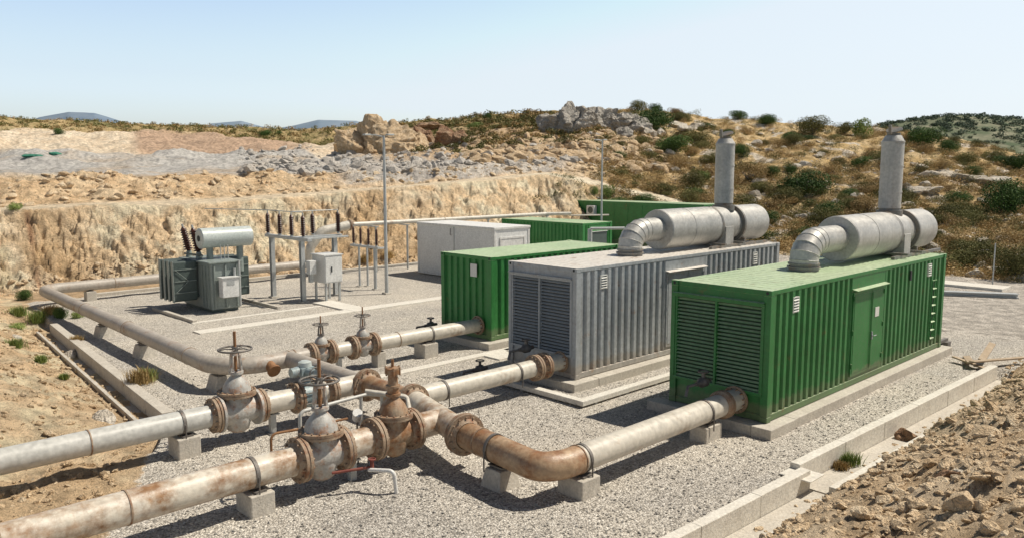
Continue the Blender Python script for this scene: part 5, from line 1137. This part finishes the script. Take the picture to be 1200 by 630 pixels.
# ------------------------------------------------------------------ transformer and switchgear
def insulator(name, label, loc, h, tilt=0, ay=0, group='brown insulators on the switchgear', parent=None):
    t = thing(name, label, 'insulator', loc, group); n = 9; pr = [(0, .03)]
    for k in range(n): z = h*(.08+.8*k/n); pr += [(z, .075), (z+.012, .13-.03*k/n), (z+.03, .125-.03*k/n), (z+.045, .075)]
    pr += [(h*.92, .035)]
    MB().lathe((0, 0, 0), (0, 0, 1), pr, 16).build('porcelain', M['brown_glaze'], t); MB().cyl((0, 0, h*.9), (0, 0, h*1.03), .03, seg=10).build('terminal', M['galv'], t); MB().cyl((0, 0, -.03), (0, 0, .03), .07, seg=12).build('base', M['galv'], t)
    t.rotation_euler = (ay, tilt, 0); return t
t = thing('transformer', 'grey green oil transformer with cooling fins and a drum on top', 'transformer', (12.95, 29.9, 0))
tk = MB(); tk.box(0, 1.15, 0, 2.7, .12, 1.92); tk.build('tank', M['trafo'], t, .04)
mb = MB()
for y in (.15, .42, .7): mb.box(-.05, -.001, y, y+.06, .2, 1.8)
for x in (.10, .55, 1.0): mb.box(x, x+.06, -.06, -.001, .2, 1.85)
mb.build('tank_ribs', M['trafo'], t); MB().box(-.1, 1.25, -.1, 2.8, 1.921, 1.98).build('tank_lid', M['trafo'], t, .01)
MB().box(.05, 1.1, .1, 2.6, .0, .12).build('skid', M['fin'], t)
for s, xa, xb_ in ((0, -1.0, -.08), (1, 1.23, 2.1)):
    for k in range(4):
        y = 1.1+k*.42; f = MB(); f.box(xa, xb_, y, y+.17, .42, 1.98); rf = f.build('radiator_fin', M['fin'], t, .05)
        MB().box(xa-.015, xa+.02, y-.005, y+.175, .40, 2.0).build('fin_edge', M['trafo'], rf, .01)
    mb = MB(); y = 1.09
    for z in (.75, 1.2, 1.65): mb.box(xa+.04, xb_-.02, y-.02, y-.002, z, z+.025)
    for (z0, z1) in ((.78, 1.2), (1.65, 1.22)): mb.tube([(xa+.08, y-.03, z0), ((xa+xb_)/2+.1, y-.03, z1)], .012, 6)
    mb.build('fin_braces', M['trafo'], t)
    mb = MB(); xm = -.08 if s == 0 else 1.15
    for z in (.6, 1.8): mb.cyl((xm, 1.2, z), (xm+.08, 1.2, z), .07); mb.cyl((xm, 2.3, z), (xm+.08, 2.3, z), .07)
    mb.build('radiator_header', M['fin'], t)
MB().hard((.08, 1.15, 2.82), (1, 0, 0), [(0, 0), (0, .33), (.03, .40), (.06, .40), (2.1, .40), (2.13, .33), (2.13, 0)], 36).build('conservator', M['tanklight'], t)
MB().hard((.08, 1.15, 2.82), (1, 0, 0), [(-.02, 0), (-.02, .12), (0, .12)], 20).build('oil_gauge', M['dark'], t)
for x in (.5, 1.75):
    MB().cyl((x, 1.15, 1.4 if x > 1.2 else 1.98), (x, 1.15, 2.5), .13, seg=18).build('conservator_leg', M['trafo'], t)
mb = MB(); 
for x in (.75, .9, 1.05): mb.cyl((x, .7, 1.98), (x, .72, 2.55), .02, seg=8)
mb.cyl((.9, -.12, 1.4), (.9, -.12, 1.7), .05); mb.build('breather_pipes', M['galv'], t)
cb = MB().box(.26, .92, -.42, -.07, .62, 1.38).build('control_box', M['light'], t, .02); MB().box(.22, .96, -.46, -.05, 1.381, 1.41).build('box_roof', M['light'], cb); MB().box(.44, .74, -.432, -.421, 1.1, 1.26).build('name_plate', M['galv'], cb)
MB().cyl((1.08, -.15, .2), (1.08, -.15, 2.0), .045).build('conduit', M['galv'], t)
for x, y, lb in ((13.25, 32.6, 'left tilted brown bushing on top of the transformer'), (13.3, 31.75, 'right tilted brown bushing on top of the transformer')): insulator('bushing', lb, (x, y, 2.2), 1.12, -.22, .05, 'tilted bushings on the transformer').scale = (1.35, 1.35, 1)
for x, y in ((13.25, 32.6), (13.3, 31.75)): MB().cyl((x-12.95, y-29.9, 1.98), (x-12.95, y-29.9, 2.2), .13, .1).build('bushing_turret', M['trafo'], t)
MB().tube([(.0, .9, 2.1), (.3, 1.4, 2.12), (.2, 2.9, 2.1)], .04, 8).build('top_conduit', M['fin'], t)
# portal frames
sg = thing('switchgear_frame', 'tall steel portal frame carrying brown insulators beside the transformer', 'switchgear frame', (16.6, 29.7, 0), 'switchgear frames')
for x, y in ((0, 2.25), (.25, .15), (2.25, .85)):
    mb = MB(); mb.box(x-.09, x+.09, y-.09, y-.07, -.1, 2.62); mb.box(x-.09, x+.09, y+.07, y+.09, -.1, 2.62); mb.box(x-.02, x+.02, y-.07, y+.07, -.1, 2.62); mb.build('post', M['galv'], sg)
    MB().box(x-.17, x+.17, y-.17, y+.17, -.05, .05).build('base_plate', M['concrete'], sg)
MB().box(-.1, .1, -.95, 2.7, 2.621, 2.75).build('beam', M['galv'], sg, .01); MB().box(.101, 2.5, .6, .76, 2.60, 2.72).build('beam', M['galv'], sg, .01); MB().box(.101, 2.4, -.05, .07, 2.62, 2.70).build('beam', M['galv'], sg, .01)
IL = ['first', 'second', 'third', 'fourth', 'fifth', 'sixth']
ipos = [(16.6, 32.25), (16.6, 31.2), (16.6, 30.2), (16.65, 29.35), (17.7, 30.38), (18.95, 30.38)]
for k, (x, y) in enumerate(ipos): insulator('insulator', IL[k]+' brown insulator from the left on the tall portal frame', (x, y, 2.78), .95)
bw = thing('busbar', 'thin conductor wire linking the tops of the tall insulators', 'conductor'); bw.location = (16.6, 32.25, 3.78)
MB().tube([(x-16.6, y-32.25, 0) for x, y in [(15.2, 35.4)]+ipos[:4]], .018, 8).build('wire', M['galv'], bw); MB().tube([(x-16.6, y-32.25, 0.0) for x, y in [ipos[2], ipos[4], ipos[5]]], .018, 8).build('wire', M['galv'], bw)
s2 = thing('switchgear_frame', 'low steel portal frame with thin brown insulators left of the lamp post', 'switchgear frame', (21.1, 30.6, 0), 'switchgear frames')
for x, y in ((0, 1.45), (0, .15), (.35, 1.3)):
    MB().cyl((x, y, -.1), (x, y, 1.9), .075 if y < .5 else .05).build('post', M['galv'], s2); MB().box(x-.13, x+.13, y-.13, y+.13, -.05, .03).build('base_plate', M['concrete'], s2)
MB().box(-.08, .08, -.2, 2.1, 1.9, 2.0).build('beam', M['galv'], s2, .01); MB().box(.09, .5, -.1, .05, 1.88, 1.96).build('beam', M['galv'], s2, .01)
for k, y in enumerate((32.5, 31.9, 31.25, 30.6)): insulator('insulator', IL[k]+' thin insulator from the left on the low portal frame', (21.1, y, 2.03), .85).scale = (.62, .62, 1)
bw = thing('busbar', 'short conductor wire above the low portal frame', 'conductor'); bw.location = (21.1, 30.6, 2.92); MB().tube([(0, 0, 0), (0, 1.9, 0)], .015, 8).build('wire', M['galv'], bw)
def cabinet(label, loc, w, d, h, z0, rot=0):
    t = thing('switch_cabinet', label, 'cabinet', loc, 'switch cabinets'); b = MB().box(0, d, 0, w, z0, z0+h).build('housing', M['light'], t, .015)
    MB().box(-.04, d+.04, -.04, w+.04, z0+h+.001, z0+h+.04).build('cabinet_roof', M['light'], t); dd = MB().box(.04, d-.04, -.02, -.001, z0+.05, z0+h-.05).build('door', M['light'], t, .005)
    MB().box(d*.35, d*.40, -.05, -.021, z0+h*.4, z0+h*.6).build('handle', M['dark'], dd)
    if z0 > .3:
        for x, y in ((.1, .1), (d-.1, .1), (.1, w-.1), (d-.1, w-.1)): MB().box(x-.04, x+.04, y-.04, y+.04, -.05, z0-.001).build('leg', M['galv'], t)
    return t
cabinet('off-white switch cabinet on legs under the tall portal frame', (17.45, 29.1, 0), 1.0, .85, 1.15, .80); 
t = thing('junction_box', 'small grey box fixed to the middle portal post', 'box', (16.95, 29.62, 1.2)); MB().box(0, .3, -.2, .12, 0, .55).build('housing', M['light'], t, .01); MB().box(.05, .2, -.12, .05, -.35, -.001).build('cable_entry', M['galv'], t)

# lamp posts, loose items
def lamp(label, loc, h, r, arm):
    t = thing('lamp_post', label, 'lamp post', loc, 'lamp posts'); MB().cyl((0, 0, -.1), (0, 0, h), r, r*.6, 14).build('pole', M['galv'], t); MB().box(-.16, .16, -.16, .16, -.05, .06).build('base_plate', M['concrete'], t, .01)
    MB().tube([(0, 0, h-.06), (-.3*arm, .3*arm, h+.02), (-.62*arm, .62*arm, h+.03)], .03, 8).build('arm', M['galv'], t)
    for s in (1, -.45): MB().box(-.62*arm*s-.22, -.62*arm*s+.12, .62*arm*s-.1, .62*arm*s+.1, h+.0, h+.07).build('lamp_head', M['galv'], t, .02)
    return t
lamp('tall thin lamp post left of the off-white shelter', (20.7, 29.3, 0), 7.0, .085, .8); lamp('second lamp post standing before the long green cabin', (38.3, 31.4, 0), 7.3, .075, .35)
t = thing('thin_pole', 'thin leaning marker pole at the edge of the far yard', 'pole', (43.5, 11.2, 0)); MB().tube([(0, 0, -.1), (.02, 0, 2.0)], .03, 8).build('pole_shaft', M['galv'], t)
t = thing('steel_beam', 'dumped pale steel beam at the far edge of the yard', 'beam', (39.6, 9.2, .0)); t.rotation_euler = (0, 0, R_(-60+180)); 
mb = MB(); mb.box(0, 3.9, -.2, .2, .17, .2); mb.box(0, 3.9, -.02, .02, .05, .17); mb.box(0, 3.9, -.2, .2, .02, .05); mb.build('profile', M['galv'], t)
slab('concrete_slab', 'tipped concrete slab behind the dumped steel beam', [(41.2, 42.6, 10.2, 13.2, -.1, .12)], M['concrete_w'], 'slab')
for k, (x, y, L, a, z, lb) in enumerate([(25.0, 6.9, 1.6, 20, .12, 'splintered plank lying past the end of the right kerb'), (25.2, 6.2, 2.0, -25, .2, 'long grey plank on the spoil bank crest'), (24.6, 6.7, 1.3, 60, .1, 'short plank beside the end of the right kerb'), (25.6, 6.6, 1.5, 5, .3, 'dark plank on top of the timber scraps')]):
    o = MB().box(-L/2, L/2, -.09, .09, -.02, .02).build('plank', M['wood'], None, .004, (x, y, z)); o.rotation_euler = (R_(8*k-10), R_(6-5*k), R_(a)); tag(o, lb, 'plank', 'timber scraps by the right kerb')
t = thing('pipe_bracket', 'dark bracket sticking out of the far end of the nearest green container plinth', 'bracket', (26.05, 8.1, .1)); MB().box(0, .9, -.05, .05, .1, .18).build('arm', M['iron'], t); MB().box(.55, .85, -.15, .1, -.1, .099).build('foot', M['iron'], t)
for k, (px, py, w_, lb) in enumerate([(38, 183, 22, 'green netting heap on the far grey bench, left part'), (66, 181, 16, 'green netting heap on the far grey bench, right part')]):
    h_ = hit(px, py, 55)
    if h_: v, f = rockverts(4, 900+k, 1.2, 5); mp = h_[3]/FPX; o = np_obj('netting', v*np.array((w_*mp*.5, w_*mp*.4, 3.0*mp)), f, M['netting'], False); o.location = h_[:3]; o.rotation_euler = (0, 0, R_(-45)); tag(o, lb, 'netting', 'green netting on the bench')
